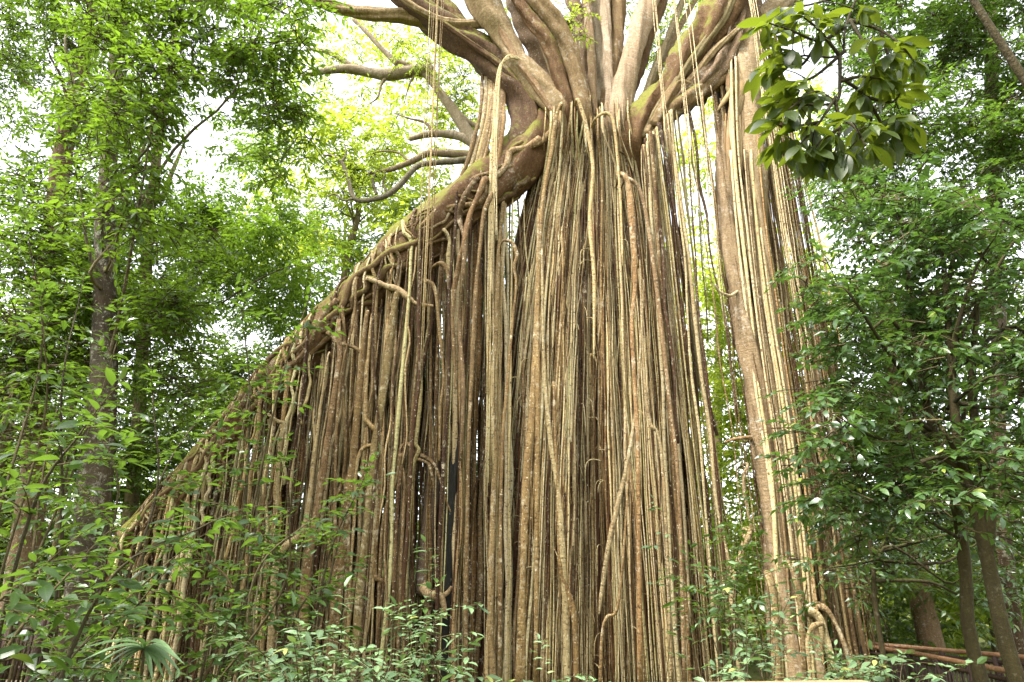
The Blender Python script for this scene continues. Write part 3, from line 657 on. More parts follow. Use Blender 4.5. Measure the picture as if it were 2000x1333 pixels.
# thick struts under it
for px, r, dx in [(620, .17, -0.3), (660, .15, 0.05), (705, .16, -0.25), (745, .17, 0.1), (770, .20, -0.5), (560, .15, -0.2), (505, .16, -0.3), (455, .15, -0.2), (400, .16, -0.25), (350, .16, -0.2), (300, .15, -0.2), (830, .20, -0.2), (880, .17, -0.1), (930, .22, 0.0), (965, .18, 0.1)]:
    i = lean_at(px); c = LC[i] + np.array([0, rng.uniform(-0.15, 0.25), -LCr[i] * 0.5])
    P = drop_path(c, -0.3, dx, rng.uniform(-0.1, 0.3), 0.04, pw=0.9)
    r *= 0.66
    root(P, [r * 1.2, r, r * 0.95, r * 1.25], mat='fig', tone=rng.uniform(0.1, 0.65), sides=12, lump=0.16)
# second, darker rank behind
for k in range(54):
    px = rng.uniform(230, 960); i = lean_at(px)
    c = LC[i] + np.array([0, rng.uniform(0.15, 0.6) * LCr[i] * 2, -LCr[i] * 0.4])
    r = rng.uniform(0.05, 0.14)
    P = drop_path(c, -0.3, rng.normal(-0.1, 0.3), rng.uniform(0, 0.6), 0.04)
    fine.tube(P, [r, r, r * 1.2], n=16, sides=8, tone=rng.uniform(0, 0.3), lump=0.15)
for b in range(150):                                   # medium roots there
    px = 215 + 790 * rng.random() ** 0.85; i = lean_at(px); c, r0 = LC[i], LCr[i]
    p0 = c + np.array([0, r0 * rng.uniform(-0.7, 0.8), -r0 * rng.uniform(0.5, 0.9)]); r = rng.uniform(0.018, 0.05)
    P = drop_path(p0, -0.3, rng.normal(0, 0.12), -rng.uniform(0, 0.3), 0.05 if rng.random() < 0.6 else 0.09, n=10)
    fine.tube(P, interp([r, r, r * 1.1], 8) * rng.uniform(0.75, 1.25, 8), n=26, sides=6, tone=rng.beta(0.7, 0.7), lump=0.12, flat=rng.uniform(0.6, 1))
for b in range(170):                                   # fine strings there
    px = rng.uniform(230, 1010); i = lean_at(px); c, r0, T = LC[i], LCr[i], LTan[i]
    p0 = c + np.array([0, -r0 * rng.uniform(-0.6, 0.75), -r0 * rng.uniform(0.55, 0.9)])
    dx = rng.normal(0, 0.1)
    P0 = drop_path(p0, -0.3 if rng.random() < 0.75 else p0[2] * rng.uniform(0.1, 0.6), dx, -rng.uniform(0, 0.4), 0.03, n=8)
    for s in range(int(rng.integers(1, 5))):
        string(P0 + np.array([rng.normal(0, 0.06), rng.normal(0, 0.05), 0]) * np.linspace(0.2, 1, len(P0))[:, None] + rng.normal(0, 0.006, P0.shape), rng.uniform(0.010, 0.024))

# --- C: characteristic bent roots, placed one by one
CY_ = 15.75
for pts, rs in [
    ([(640, 650), (648, 655), (655, 667), (670, 672), (700, 684), (714, 712), (712, 760), (702, 800), (690, 860), (684, 960), (678, 1120), (668, 1340)], [7, 7, 6, 6, 6, 5, 5, 5, 5, 5, 6, 6]),
    ([(726, 620), (716, 740), (714, 810), (720, 828), (736, 842), (746, 858), (738, 868), (716, 872), (702, 886), (694, 930), (692, 1010), (684, 1130), (676, 1340)], [4, 5, 6, 6, 6, 7, 7, 6, 6, 5, 5, 5, 5]),
    ([(745, 860), (742, 900), (738, 960), (728, 1060), (716, 1200), (706, 1340)], [6, 6, 6, 6, 6, 7]),
    ([(818, 640), (822, 760), (814, 850), (812, 868), (818, 880), (812, 895), (805, 920), (802, 980), (796, 1080), (786, 1340)], [4, 5, 6, 7, 7, 6, 5, 5, 5, 5]),
    ([(808, 884), (800, 870), (788, 868), (780, 885), (784, 905), (790, 940), (788, 1000), (782, 1120), (774, 1340)], [4, 5, 5, 5, 4, 4, 4, 4, 4]),
    ([(782, 890), (778, 920), (766, 960), (752, 1010), (744, 1080), (736, 1340)], [5, 5, 6, 6, 7, 7]),
    ([(824, 890), (840, 900), (852, 915), (862, 945), (872, 980), (880, 1000)], [5, 5, 4, 4, 3, 2]),
    ([(818, 898), (836, 906), (844, 930), (848, 960)], [5, 5, 4, 2]),
    ([(720, 545), (756, 560), (776, 566), (800, 584), (815, 594), (846, 598)], [9, 9, 10, 8, 6, 4]),
    ([(778, 566), (770, 600), (762, 660), (752, 740), (740, 820), (730, 900), (718, 1010), (704, 1150), (690, 1340)], [11, 12, 12, 12, 12, 12, 12, 13, 15]),
    ([(826, 548), (845, 556), (852, 580), (856, 620), (862, 680), (866, 740), (860, 800), (858, 900)], [5, 6, 5, 5, 4, 4, 4, 3]),
    ([(848, 520), (862, 515), (874, 530), (878, 570), (884, 640), (888, 720), (890, 760)], [5, 6, 6, 6, 5, 5, 3]),
    ([(868, 450), (878, 470), (876, 510), (880, 560), (884, 620)], [6, 6, 6, 5, 4]),
    ([(985, 470), (1000, 475), (1010, 500), (1004, 520), (1008, 560), (1000, 640), (990, 760), (980, 900), (975, 1340)], [5, 6, 6, 6, 5, 5, 5, 5, 6]),
    ([(930, 350), (905, 390), (898, 430), (908, 470), (905, 540), (898, 640), (905, 760), (900, 900)], [9, 10, 9, 8, 8, 7, 7, 6]),
    ([(948, 350), (935, 380), (918, 420), (905, 480), (888, 560), (880, 650)], [9, 9, 8, 8, 7, 5]),
    ([(960, 380), (945, 420), (938, 480), (930, 560), (925, 660), (920, 760), (915, 900), (908, 1340)], [8, 8, 8, 8, 7, 7, 7, 8]),
    ([(1215, 340), (1228, 362), (1232, 410), (1238, 480), (1240, 560), (1234, 640), (1240, 760), (1246, 900), (1250, 1340)], [10, 11, 11, 10, 9, 8, 8, 8, 9]),
    ([(1226, 350), (1246, 365), (1258, 400), (1270, 470), (1282, 560), (1296, 680), (1310, 800), (1325, 950), (1338, 1340)], [7, 8, 8, 8, 7, 7, 7, 7, 7]),
    ([(1165, 230), (1185, 222), (1198, 240), (1205, 300), (1212, 400), (1216, 520)], [5, 6, 6, 5, 5, 4]),
    ([(1128, 195), (1136, 215), (1148, 260), (1158, 330), (1152, 430), (1160, 540), (1160, 700)], [7, 8, 8, 7, 7, 6, 5]),
    ([(1095, 205), (1086, 230), (1078, 290), (1062, 380), (1054, 480), (1050, 620), (1050, 800), (1046, 1340)], [6, 7, 8, 8, 8, 8, 8, 9]),
    ([(1052, 420), (1048, 600), (1040, 800), (1030, 900), (1026, 1000), (1022, 1100), (1016, 1340)], [4, 6, 11, 13, 13, 14, 16]),
    ([(1058, 480), (1062, 700), (1075, 860), (1090, 960), (1098, 1060), (1104, 1180), (1108, 1340)], [4, 5, 7, 8, 9, 9, 12]),
    ([(1082, 760), (1088, 950), (1094, 1100), (1106, 1150), (1122, 1210), (1126, 1340)], [4, 6, 9, 11, 10, 10]),
    ([(1256, 560), (1246, 760), (1225, 905), (1208, 980), (1190, 1060), (1176, 1150), (1170, 1200)], [4, 5, 7, 8, 8, 7, 4]),
    ([(1228, 900), (1218, 1080), (1205, 1190), (1186, 1205), (1176, 1240), (1172, 1340)], [3, 4, 5, 6, 6, 6]),
    ([(1250, 520), (1256, 700), (1268, 820), (1284, 845), (1292, 890), (1298, 980), (1304, 1100), (1312, 1340)], [3, 4, 6, 6, 6, 6, 6, 7]),
    ([(744, 880), (738, 1000), (732, 1115), (742, 1132), (752, 1136), (757, 1142), (760, 1160), (756, 1190), (752, 1340)], [4, 5, 7, 8, 7, 7, 7, 7]),
    ([(716, 618), (702, 760), (690, 900), (676, 1000), (664, 1100), (655, 1200), (645, 1340)], [5, 9, 12, 14, 15, 15, 17]),
    ([(640, 700), (618, 860), (604, 980), (590, 1040), (560, 1066), (545, 1090), (535, 1140), (525, 1340)], [3, 5, 7, 9, 10, 10, 9, 9]),
    ([(525, 810), (540, 822), (556, 830), (548, 860), (545, 900), (540, 1000)], [5, 7, 7, 7, 6, 5]),
    ([(662, 630), (664, 690), (655, 760), (640, 860), (622, 980), (600, 1120), (585, 1340)], [5, 8, 10, 10, 11, 12, 14]),
    # right pillar: looping buttress roots
    ([(1575, 1180, 15.5), (1610, 1188, 15.3), (1635, 1225, 15.2), (1655, 1280, 15.1), (1665, 1345, 15.1)], [8, 8, 7, 6, 6]),
    ([(1560, 1190, 15.4), (1598, 1205, 15.2), (1612, 1250, 15.1), (1625, 1290, 15.0), (1640, 1350, 15.0)], [14, 14, 13, 14, 12]),
    ([(1606, 1218, 15.0), (1588, 1224, 14.9), (1578, 1245, 14.9), (1580, 1290, 14.9), (1585, 1350, 14.9)], [5, 6, 5, 5, 5]),
    ([(1540, 1100, 15.3), (1556, 1140, 15.2), (1566, 1200, 15.2), (1568, 1270, 15.2), (1572, 1350, 15.2)], [7, 8, 8, 7, 7]),
    ([(1500, 1125, 15.3), (1512, 1180, 15.2), (1514, 1260, 15.2), (1520, 1350, 15.2)], [9, 12, 11, 11]),
    ([(1440, 570, 15.5), (1425, 578, 15.3), (1405, 570, 15.2), (1395, 555, 15.1)], [5, 4, 4, 3]),
    ([(1465, 855, 15.5), (1435, 858, 15.4), (1415, 865, 15.3)], [5, 4, 3]),
    ([(1460, 910, 15.4), (1452, 940, 15.2), (1458, 990, 15.2), (1470, 1040, 15.2)], [6, 6, 5, 4]),
    ([(1462, 1040, 15.2), (1448, 1080, 15.1), (1435, 1130, 15.1), (1428, 1200, 15.1)], [10, 9, 8, 6])]:
    P = np.array([at(p[0], p[1], p[2] if len(p) > 2 else CY_ + (0.0 if p[0] < 900 else -0.15 - 0.9 * max(0, min(1, (p[1] - 350) / 700)))) for p in pts])
    rad = [r * px_m(p[1], 15.6) * (0.78 if p[0] < 900 else 0.62 if p[0] < 1400 else 0.85) for r, p in zip(rs, pts)]
    v0 = P[0] - P[1]; v0 /= np.linalg.norm(v0)
    P = np.vstack([P[0] + v0 * 0.12 + [0, 0.9, -0.05], P[0] + v0 * 0.10 + [0, 0.35, 0], P]); rad = [rad[0] * 0.3, rad[0] * 0.6] + rad
    root(P, rad, tone=rng.uniform(0.35, 0.9), sides=10, n=60 if len(pts) > 6 else 36, lump=0.10)

# --- D: column of roots joining the upper limb to the leaning trunk, left of the hole
for k in range(13):
    x0 = 944 + k * 3.2 + rng.normal(0, 2); f = k / 12
    P = pline([(x0 + 4, 118 + 10 * f, 16.8), (x0 + 2, 150 + 8 * f, 16.75), (x0, 205, 16.32), (x0 - 2 - 6 * (1 - f), 250, 16.1), (x0 - 12 - 16 * (1 - f), 320, 16.05), (x0 - 28 - 28 * (1 - f), 385, 16.1)])
    r = rng.uniform(3, 7.5) * 0.0115
    root(P, [r * 0.7, r, r, r * 1.1, r], tone=rng.uniform(0.3, 0.9), mat='fig')
# looped bundle over the pale limb
for k in range(11):
    e = rng.uniform(0, 1); yb = rng.uniform(560, 980)
    P = pline([(1022, 120, 16.0), (1004, 110 + 4 * e, 15.85), (988, 113 + 6 * e, 15.8), (978 - 6 * e, 140, 15.78), (972 - 9 * e, 230, 15.75), (966 - 10 * e + rng.normal(0, 3), 400, 15.7), (962 - 12 * e + rng.normal(0, 6), yb, 15.6)])
    root(P, [0.03, 0.028, 0.026, 0.018], mat='string', tone=rng.uniform(0.6, 1), sides=6, n=40, lump=0.04)

# --- E: hanging curtain between fork and pillar, and both sides of the pillar
for k in range(26):
    px = rng.uniform(1258, 1312) if k < 19 else rng.uniform(1312, 1418); py = np.interp(px, [1255, 1300, 1350, 1420], [285, 225, 185, 160]) + rng.uniform(0, 14)
    p0 = at(px, py, 16.0 + rng.uniform(-0.35, 0.35))
    z1 = -0.3 if rng.random() < 0.75 else rng.uniform(1, 6)
    dens = px < 1330
    r = rng.uniform(0.018, 0.045) * (1.25 if dens else 0.9)
    P = drop_path(p0, z1, rng.normal(0.06 * (px - 1250) / 60, 0.18), -rng.uniform(0, 0.5), 0.035, arch=rng.uniform(0.1, 0.3), n=10)
    root(P, [r * 1.3, r, r, r * 0.9], mat='string' if rng.random() < 0.6 else 'fig', sides=6, lump=0.06)
for b in range(58):
    px = rng.uniform(1250, 1308) if b < 30 else rng.uniform(1308, 1405) if b < 42 else rng.uniform(1425, 1470)
    py = np.interp(px, [1255, 1300, 1350, 1420, 1470], [285, 225, 185, 160, 140])
    p0 = at(px, py, 16.1 + rng.uniform(-0.5, 0.5))
    z1 = -0.3 if rng.random() < 0.6 else rng.uniform(0.5, 9)
    P0 = drop_path(p0, z1, rng.normal(0.1, 0.2), -rng.uniform(-0.3, 0.5), 0.03, n=9)
    tn = rng.uniform(0.1, 0.9)
    for s in range(int(rng.integers(2, 7))):
        string(P0 + np.array([rng.normal(0, 0.07), rng.normal(0, 0.06), 0]) * np.linspace(0.15, 1, len(P0))[:, None] + rng.normal(0, 0.006, P0.shape), rng.uniform(0.008, 0.02), tone=np.clip(tn + rng.normal(0, .15), 0, 1))
# around the pillar
for k in range(11):
    side = -1 if k % 2 else 1
    x0 = 1406 + rng.uniform(-12, 6) if side < 0 else 1486 + rng.uniform(-8, 18)
    p0 = at(x0, rng.uniform(150, 330), 15.9 + rng.uniform(-0.2, 0.6))
    r = rng.uniform(0.018, 0.05)
    P = drop_path(p0, -0.3, 0.55 + rng.normal(0, 0.18) if side < 0 else 0.25 + rng.normal(0, 0.15), -0.2, 0.035, n=10)
    root(P, [r, r, r * 1.1], sides=6, lump=0.06, tone=rng.uniform(0.1, 0.7))
for b in range(34):
    x0 = rng.uniform(1395, 1412) if b % 2 else rng.uniform(1480, 1512)
    p0 = at(x0, rng.uniform(90, 260), 16.2 + rng.uniform(-0.4, 0.8))
    P0 = drop_path(p0, -0.3 if rng.random() < 0.6 else rng.uniform(1, 9), (0.5 if b % 2 else 0.25) + rng.normal(0, 0.2), -0.2, 0.03, n=9)
    for s in range(int(rng.integers(1, 5))):
        string(P0 + np.array([rng.normal(0, 0.06), rng.normal(0, 0.05), 0]) * np.linspace(0.15, 1, len(P0))[:, None], rng.uniform(0.008, 0.02), tone=rng.uniform(0, 0.7))
# bundles hanging far to the right, from the limb above the frame
for x0, ytop in [(1478, 200), (1492, 260), (1466, 120)]:
    for s in range(10):
        P = drop_path(at(x0 + rng.normal(0, 3), -40, 17.2 + rng.normal(0, 0.08)), rng.uniform(0.5, 5), 0.25 + rng.normal(0, 0.06), 0, 0.02, n=10)
        string(P, rng.uniform(0.010, 0.02), tone=rng.uniform(0.2, 0.6))
# two long bundles that hang in front of the leaning trunk from high above
for x0, yb in [(856, 690), (846, 560), (864, 620)]:
    for s in range(3):
        p0 = at(x0 + rng.normal(0, 2.5), -60, 15.4 + rng.normal(0, 0.05))
        zb = at(x0, yb + rng.normal(0, 60), 15.4)[2]
        string(drop_path(p0, zb, rng.normal(0, 0.03), 0, 0.008, n=9), rng.uniform(0.007, 0.012), tone=rng.uniform(0.4, 0.7))
for x0, yt, yb, Yd in [(968, 230, 470, 15.5), (1272, -40, 300, 15.2), (1310, -40, 420, 15.2), (1338, -40, 640, 15.2), (1460, -20, 600, 15.2), (1470, 0, 760, 15.2)]:
    for s in range(3):
        string(drop_path(at(x0 + rng.normal(0, 4), yt, Yd), at(x0, yb, Yd)[2], 0.05, 0, 0.02), 0.011, tone=0.85)
# short side rootlets, curling off the curtain
for k in range(150):
    z = rng.uniform(0.4, 11); cx, hw, fy = core_front(z); u = rng.uniform(-1, 1)
    p = np.array([cx + hw * u, fy + hw * 0.42 * (1 - math.sqrt(max(0, 1 - u * u))) - 0.45, z])
    d = np.array([rng.choice([-1, 1]) * rng.uniform(0.1, 0.5), -rng.uniform(0.1, 0.35), rng.uniform(-0.1, 0.2)])
    string(np.array([p, p + d * 0.6, p + d + [0, 0, -0.15], p + d * 1.1 + [0, 0, -rng.uniform(0.3, 1.0)]]), rng.uniform(0.007, 0.014), tone=rng.uniform(0.4, 1), n=10)
part('hanging_strings', fine, M['string'], fig, kind='stuff')
print('aerial roots', NROOT[0])

# fig crown leaves and epiphytes in the upper middle
def blobs_to_twigs(blobs, per, sub=9, flat=0.55):
    """leaf clouds broken into uneven clumps -> twig positions and directions"""
    pos, dirs, cents = [], [], []
    for (px, py, Y, rx, ry, dz, n) in blobs:
        if n < 1: continue
        c = at(px, py, Y); s = px_m(py, Y); A = np.array([rx * s, dz, ry * s])
        ns = 4
        cc = rng.normal(0, 0.55, (ns, 3)); cw = c + cc * A
        ch = rng.integers(0, ns, n); d = rng.normal(0, 1, (n, 3)); d /= np.linalg.norm(d, axis=1)[:, None]
        rr = rng.uniform(0, 1, (n, 1)) ** 0.5
        p1 = cw[ch] + d * rr * A.min() * 0.42
        p2 = c + d * rr * A * 1.05
        p = np.where(rng.random((n, 1)) < 0.5, p1, p2)
        dd = d * np.array([1, 1, 0.3]) + rng.normal(0, 0.45, (n, 3)) * np.array([1, 1, 0.5])
        pos.append(p); dirs.append(dd); cents.append(cw)
    return np.vstack(pos), np.vstack(dirs), np.vstack(cents)

def region(x0, x1, y0, y1, Y, step, lai, leaf, nleaf=8, dz=1.2, holes=()):
    """loose jittered leaf clouds over a stretch of canopy, leaving the listed gaps open"""
    out = []
    for x in np.arange(x0 + step / 2, x1 + step / 4, step):
        for y in np.arange(y0 + step * 0.35, y1 + step / 4, step * 0.7):
            px, py = x + rng.normal(0, step * 0.2), y + rng.normal(0, step * 0.15)
            k = 1.0
            for hx, hy, hr in holes:
                dd = math.hypot(px - hx, py - hy)
                if dd < hr: k = 0.0
                elif dd < hr * 1.8: k *= 0.45
            m = px_m(py, Y); area = step * step * 0.7 * m * m
            n = int(k * 1.9 * lai * area / (leaf * leaf * 0.28 * 0.6 * nleaf) * rng.uniform(0.35, 1.65))
            out.append((px, py, Y + rng.uniform(-dz, dz), step * 0.8, step * 0.62, dz * 0.6, n))
    return out

def foliage(parent, name, blobs, mat, leaf, nleaf=8, tl=0.42, hexa=False, wid=1.0, twigs=True, sub=9, flat=0.55, pend=0.25, kind='stuff', nobj=0):
    p, d, c = blobs_to_twigs(blobs, nleaf, sub, flat)
    ok = p[:, 2] > -0.1; p, d = p[ok], d[ok]
    mb = MB()
    P, fw, up, sz = twig_leaves(p, d, tl, nleaf, leaf, pend=pend)
    if nobj:                                   # the leaves that show largest are parts of their own
        q_ = (P - CAM); vz = q_ @ FWD; inv = (np.abs(q_ @ RIGHT / vz) < 0.76) & (np.abs(q_ @ UP / vz) < 0.51)
        od = np.argsort(np.where(inv, np.linalg.norm(q_, axis=1), 1e6))[:nobj]
        leaf_objects(parent, 'left' if mat == 'leaf_left' else 'right', P[od], fw[od], up[od], sz[od])
        kp = np.ones(len(P), bool); kp[od] = False; P, fw, up, sz = P[kp], fw[kp], up[kp], sz[kp]
    put_leaves(mb, P, fw, up, sz, hexa, wid)
    o = part(name, mb, M[mat], parent, kind=kind, smooth=False)
    if twigs:
        tb = MB(); put_twigs(tb, p, d, tl, rad=0.007, pend=pend)
        part('twig_work', tb, M['twig'], parent, kind='stuff')
    return c

foliage(fig, 'crown', [(1120, 60, 19, 60, 50, 0.7, 60), (1290, 90, 19, 60, 70, 0.8, 120), (1310, 20, 18.5, 60, 40, 0.8, 90), (1200, 20, 18, 60, 40, 0.8, 40), (1320, 160, 17.5, 45, 26, 0.5, 70), (1130, 40, 16, 30, 30, 0.3, 24),
    (830, 120, 19, 60, 45, 0.8, 110), (690, 330, 19.5, 60, 45, 0.6, 60), (740, 290, 19.5, 70, 40, 0.6, 60), (640, 130, 19.5, 60, 40, 0.6, 60), (900, 150, 19.5, 40, 60, 0.8, 110), (760, 60, 19.5, 90, 40, 0.8, 60), (880, 230, 20, 50, 40, 0.8, 60), (700, 180, 20, 80, 50, 0.8, 30),
    (1390, 30, 19, 60, 50, 0.8, 80), (1010, 210, 20, 40, 40, 0.6, 40), (960, 20, 19, 40, 30, 0.5, 40), (700, 60, 20, 80, 50, 1, 25)], 'leaf_fig', 0.15, nleaf=7, tl=0.35, hexa=True)

# ------------------------------------------------------------------ other forest trees
def tree(name, label, base, trunk_pts, trunk_r, blobs, barkm, leafm, leaf, nleaf=8, tl=0.42, hexa=False, wid=1.0, extra=(), group=None, branch_r=0.03, sub=9, pend=0.25, flat=0.55, cat='tree', nb=11, tones=None, twigs=True):
    t = thing(name, label, cat, base, group)
    mb = MB()
    C = mb.tube(np.vstack([np.asarray(base) + [0, 0, -0.15], trunk_pts]), trunk_r, n=34, sides=12, tone=0.5 if tones is None else np.append(np.repeat(interp(tones, 34), 12), [tones[0], tones[-1]]), lump=0.08)
    for P, r in extra: mb.tube(P, r, n=20, sides=9, tone=0.5, lump=0.08)
    part('trunk', mb, M[barkm], t)
    c = foliage(t, 'crown', blobs, leafm, leaf, nleaf, tl, hexa, wid, twigs=base[1] < 18, nobj=240 if base[1] < 13.5 else 0, sub=sub, pend=pend, flat=flat)
    bm = MB()
    sel = c if len(c) <= nb else c[rng.choice(len(c), nb, replace=False)]
    for q in sel:
        lower = C[C[:, 2] < q[2] + 0.5]
        if len(lower) < 4: lower = C[:max(4, len(C) // 3)]
        s = lower[int(rng.integers(len(lower) * 2 // 3, len(lower)))]
        if np.linalg.norm(q - s) > 6.5: continue
        m1 = s + (q - s) * 0.35 + [0, 0, rng.uniform(-0.05, 0.12) * np.linalg.norm(q - s)] + rng.normal(0, 0.22, 3)
        m2 = s + (q - s) * 0.7 + [0, 0, rng.uniform(-0.05, 0.12) * np.linalg.norm(q - s)] + rng.normal(0, 0.22, 3)
        bm.tube([s, m1, m2, q], [branch_r * 1.3, branch_r, branch_r * 0.65, branch_r * 0.3], n=10, sides=5, tone=rng.uniform(0.2, 0.8))
    if bm.n: part('branch_work', bm, M[barkm], t, kind='stuff')
    return t

def gbase(px, Y):                              # ground point under a picture column
    x = at(px, 1200, Y)[0]
    return np.array([x, Y, float(terrain(x, Y))])

# ---- left
HL = [(405, 245, 48), (345, 335, 34), (440, 330, 30), (62, 225, 36), (92, 98, 24), (500, 385, 22)]
HR = [(1905, 745, 42), (1865, 800, 26), (1590, 420, 48), (1545, 470, 28), (1700, 500, 16), (1650, 150, 30)]
tree('forest_tree', 'tall straight tree with dark mossy foot and pale upper trunk at left', gbase(146, 11.5),
     pline([(160, 1190), (180, 1000), (196, 850), (205, 650), (205, 440), (216, 270), (228, 100), (240, -60), (250, -200)], 11.5), [0.30, 0.28, 0.25, 0.21, 0.16, 0.14, 0.13, 0.12],
     region(160, 570, -60, 210, 10.2, 70, 1.7, 0.15, 9, 1.0, HL) + region(480, 610, 190, 340, 11.5, 70, 0.8, 0.15, 9) + region(140, 330, 200, 460, 10, 70, 0.9, 0.15, 9, 0.8, HL) + region(-100, 650, -480, -60, 11, 120, 1.0, 0.30, 9),  # last region: unseen crown above the frame, added to shade the foreground
     'greybark', 'leaf_left', 0.155, nleaf=9, tl=0.4, tones=(-0.5, -0.4, -0.1, 0.5, 0.8))
tree('forest_tree', 'brown leaning tree with rough bark near the left edge', gbase(40, 13.0),
     pline([(60, 1000), (75, 750), (95, 560), (118, 330), (150, 170), (185, 20), (205, -100)], 13.0), [0.26, 0.24, 0.22, 0.2, 0.19, 0.17, 0.14],
     region(-40, 220, -60, 520, 13, 85, 1.7, 0.155, 9, 1.2, HL) + region(-40, 330, 480, 760, 12.5, 85, 1.8, 0.15, 9, 1.2),
     'brownbark', 'leaf_left', 0.155, nleaf=9, tl=0.4)
tree('forest_tree', 'backlit twin stemmed tree against the bright gap on the left', gbase(240, 19.0),
     pline([(265, 900), (280, 640), (292, 420), (300, 360), (312, 260), (330, 150), (345, 20)], 19.0), [0.2, 0.18, 0.17, 0.16, 0.15, 0.12, 0.1],
     region(150, 570, 180, 420, 19, 80, 1.5, 0.19, 8, 1.5, HL) + region(120, 580, 400, 640, 18.5, 85, 2.4, 0.19, 8, 1.5),
     'greybark', 'leaf_left', 0.19, nleaf=8, tl=0.45,
     extra=[(pline([(292, 400), (318, 385), (335, 340), (352, 300), (372, 250)], 19.0), [0.1, 0.085, 0.06, 0.012]), (pline([(286, 430), (262, 350), (280, 290), (305, 245)], 19.0), [0.09, 0.075, 0.05, 0.012])])
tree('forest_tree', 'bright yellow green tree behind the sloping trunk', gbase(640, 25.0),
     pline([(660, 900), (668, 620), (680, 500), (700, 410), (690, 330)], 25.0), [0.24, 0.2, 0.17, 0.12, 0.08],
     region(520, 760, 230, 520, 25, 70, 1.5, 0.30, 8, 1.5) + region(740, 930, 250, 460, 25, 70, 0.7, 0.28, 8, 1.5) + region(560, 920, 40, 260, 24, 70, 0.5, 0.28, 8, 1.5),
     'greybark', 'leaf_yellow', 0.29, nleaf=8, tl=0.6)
tree('forest_tree', 'fine leaved olive green tree low behind the sloping trunk', gbase(560, 27.0),
     pline([(580, 900), (590, 700), (596, 600), (605, 520)], 27.0), [0.2, 0.16, 0.12, 0.08],
     region(360, 780, 440, 800, 28, 85, 2.4, 0.28, 8, 2.0) + region(760, 1000, 400, 800, 28, 80, 3.0, 0.34, 8, 2.0),
     'greybark', 'leaf_mid', 0.27, nleaf=8, tl=0.6)
tree('slender_tree', 'thin pale stem behind the dark trunk at far left', gbase(85, 18.6),
     pline([(95, 1150), (110, 1050), (128, 900), (150, 700), (170, 520)], 18.6), [0.09, 0.08, 0.07, 0.06, 0.04],
     region(-20, 330, 600, 960, 18.8, 85, 2.0, 0.19, 8, 1.0), 'greybark', 'leaf_mid', 0.18, nleaf=8, tl=0.45)
tree('slender_tree', 'pale slanting stem at the left edge', gbase(-60, 12.0),
     pline([(-40, 1100), (0, 900), (30, 740), (55, 640), (75, 540)], 12.0), [0.1, 0.09, 0.08, 0.07, 0.05],
     region(-40, 120, 540, 980, 11.5, 80, 1.1, 0.19, 8), 'greybark', 'leaf_left', 0.15, nleaf=8, tl=0.42, hexa=True)
tree('forest_tree', 'dark tree filling the shade low at far left', gbase(-20, 20.0),
     pline([(0, 1050), (10, 900), (15, 750)], 20.0), [0.25, 0.22, 0.18],
     region(-40, 420, 720, 1240, 20.5, 90, 2.4, 0.24, 8, 2.0), 'darkbark', 'leaf_mid', 0.23, nleaf=8, tl=0.5)
tree('forest_tree', 'mid green tree glimpsed through the roots under the sloping trunk', gbase(800, 26.0),
     pline([(790, 1000), (780, 800), (770, 700)], 26.0), [0.22, 0.2, 0.15],
     region(330, 960, 740, 1260, 26, 90, 3.4, 0.35, 8, 2.0), 'greybark', 'leaf_mid', 0.27, nleaf=8, tl=0.6)

# ---- middle, behind the pillar
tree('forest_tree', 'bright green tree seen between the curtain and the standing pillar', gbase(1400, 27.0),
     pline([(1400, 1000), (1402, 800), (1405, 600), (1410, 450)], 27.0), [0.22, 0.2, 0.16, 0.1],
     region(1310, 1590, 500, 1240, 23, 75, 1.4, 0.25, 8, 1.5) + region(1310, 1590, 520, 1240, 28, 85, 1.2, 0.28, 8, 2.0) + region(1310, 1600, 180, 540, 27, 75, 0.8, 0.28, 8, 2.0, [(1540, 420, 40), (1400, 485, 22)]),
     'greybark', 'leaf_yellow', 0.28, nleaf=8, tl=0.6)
tree('forest_tree', 'olive tree behind the foot of the standing pillar', gbase(1640, 24.0),
     pline([(1640, 1000), (1635, 850), (1630, 700)], 24.0), [0.18, 0.15, 0.1],
     region(1560, 1800, 560, 1230, 24, 85, 2.2, 0.26, 8, 2.0, HR), 'greybark', 'leaf_mid', 0.25, nleaf=8, tl=0.55)

# ---- right
tree('forest_tree', 'large brown trunked tree beyond the boardwalk on the right', gbase(1812, 22.0),
     pline([(1800, 1180), (1790, 1080), (1775, 960), (1755, 850), (1740, 700), (1725, 500)], 22.0), [0.38, 0.33, 0.30, 0.28, 0.26, 0.22, 0.18],
     region(1660, 2040, 560, 1160, 22.5, 85, 2.2, 0.24, 8, 2.0, HR), 'brownbark', 'leaf_mid', 0.25, nleaf=8, tl=0.55)
tree('slender_tree', 'slim dark tree with slanting stem, left of the pair at right edge', gbase(1912, 10.5),
     pline([(1898, 1260), (1886, 1120), (1870, 1000), (1842, 900), (1812, 800), (1785, 640), (1765, 480), (1750, 380)], 10.5), [0.095, 0.088, 0.082, 0.075, 0.065, 0.055, 0.04, 0.025],
     region(1570, 1870, 400, 1000, 10.3, 75, 1.5, 0.155, 9, 0.9, HR) + region(1600, 1800, 330, 420, 10.5, 70, 1.0, 0.155, 9),
     'darkbark', 'leaf_right', 0.155, nleaf=9, tl=0.38, wid=1.3, extra=[(pline([(1870, 985), (1880, 930), (1878, 860), (1885, 780)], 10.5), [0.06, 0.055, 0.045, 0.03])])
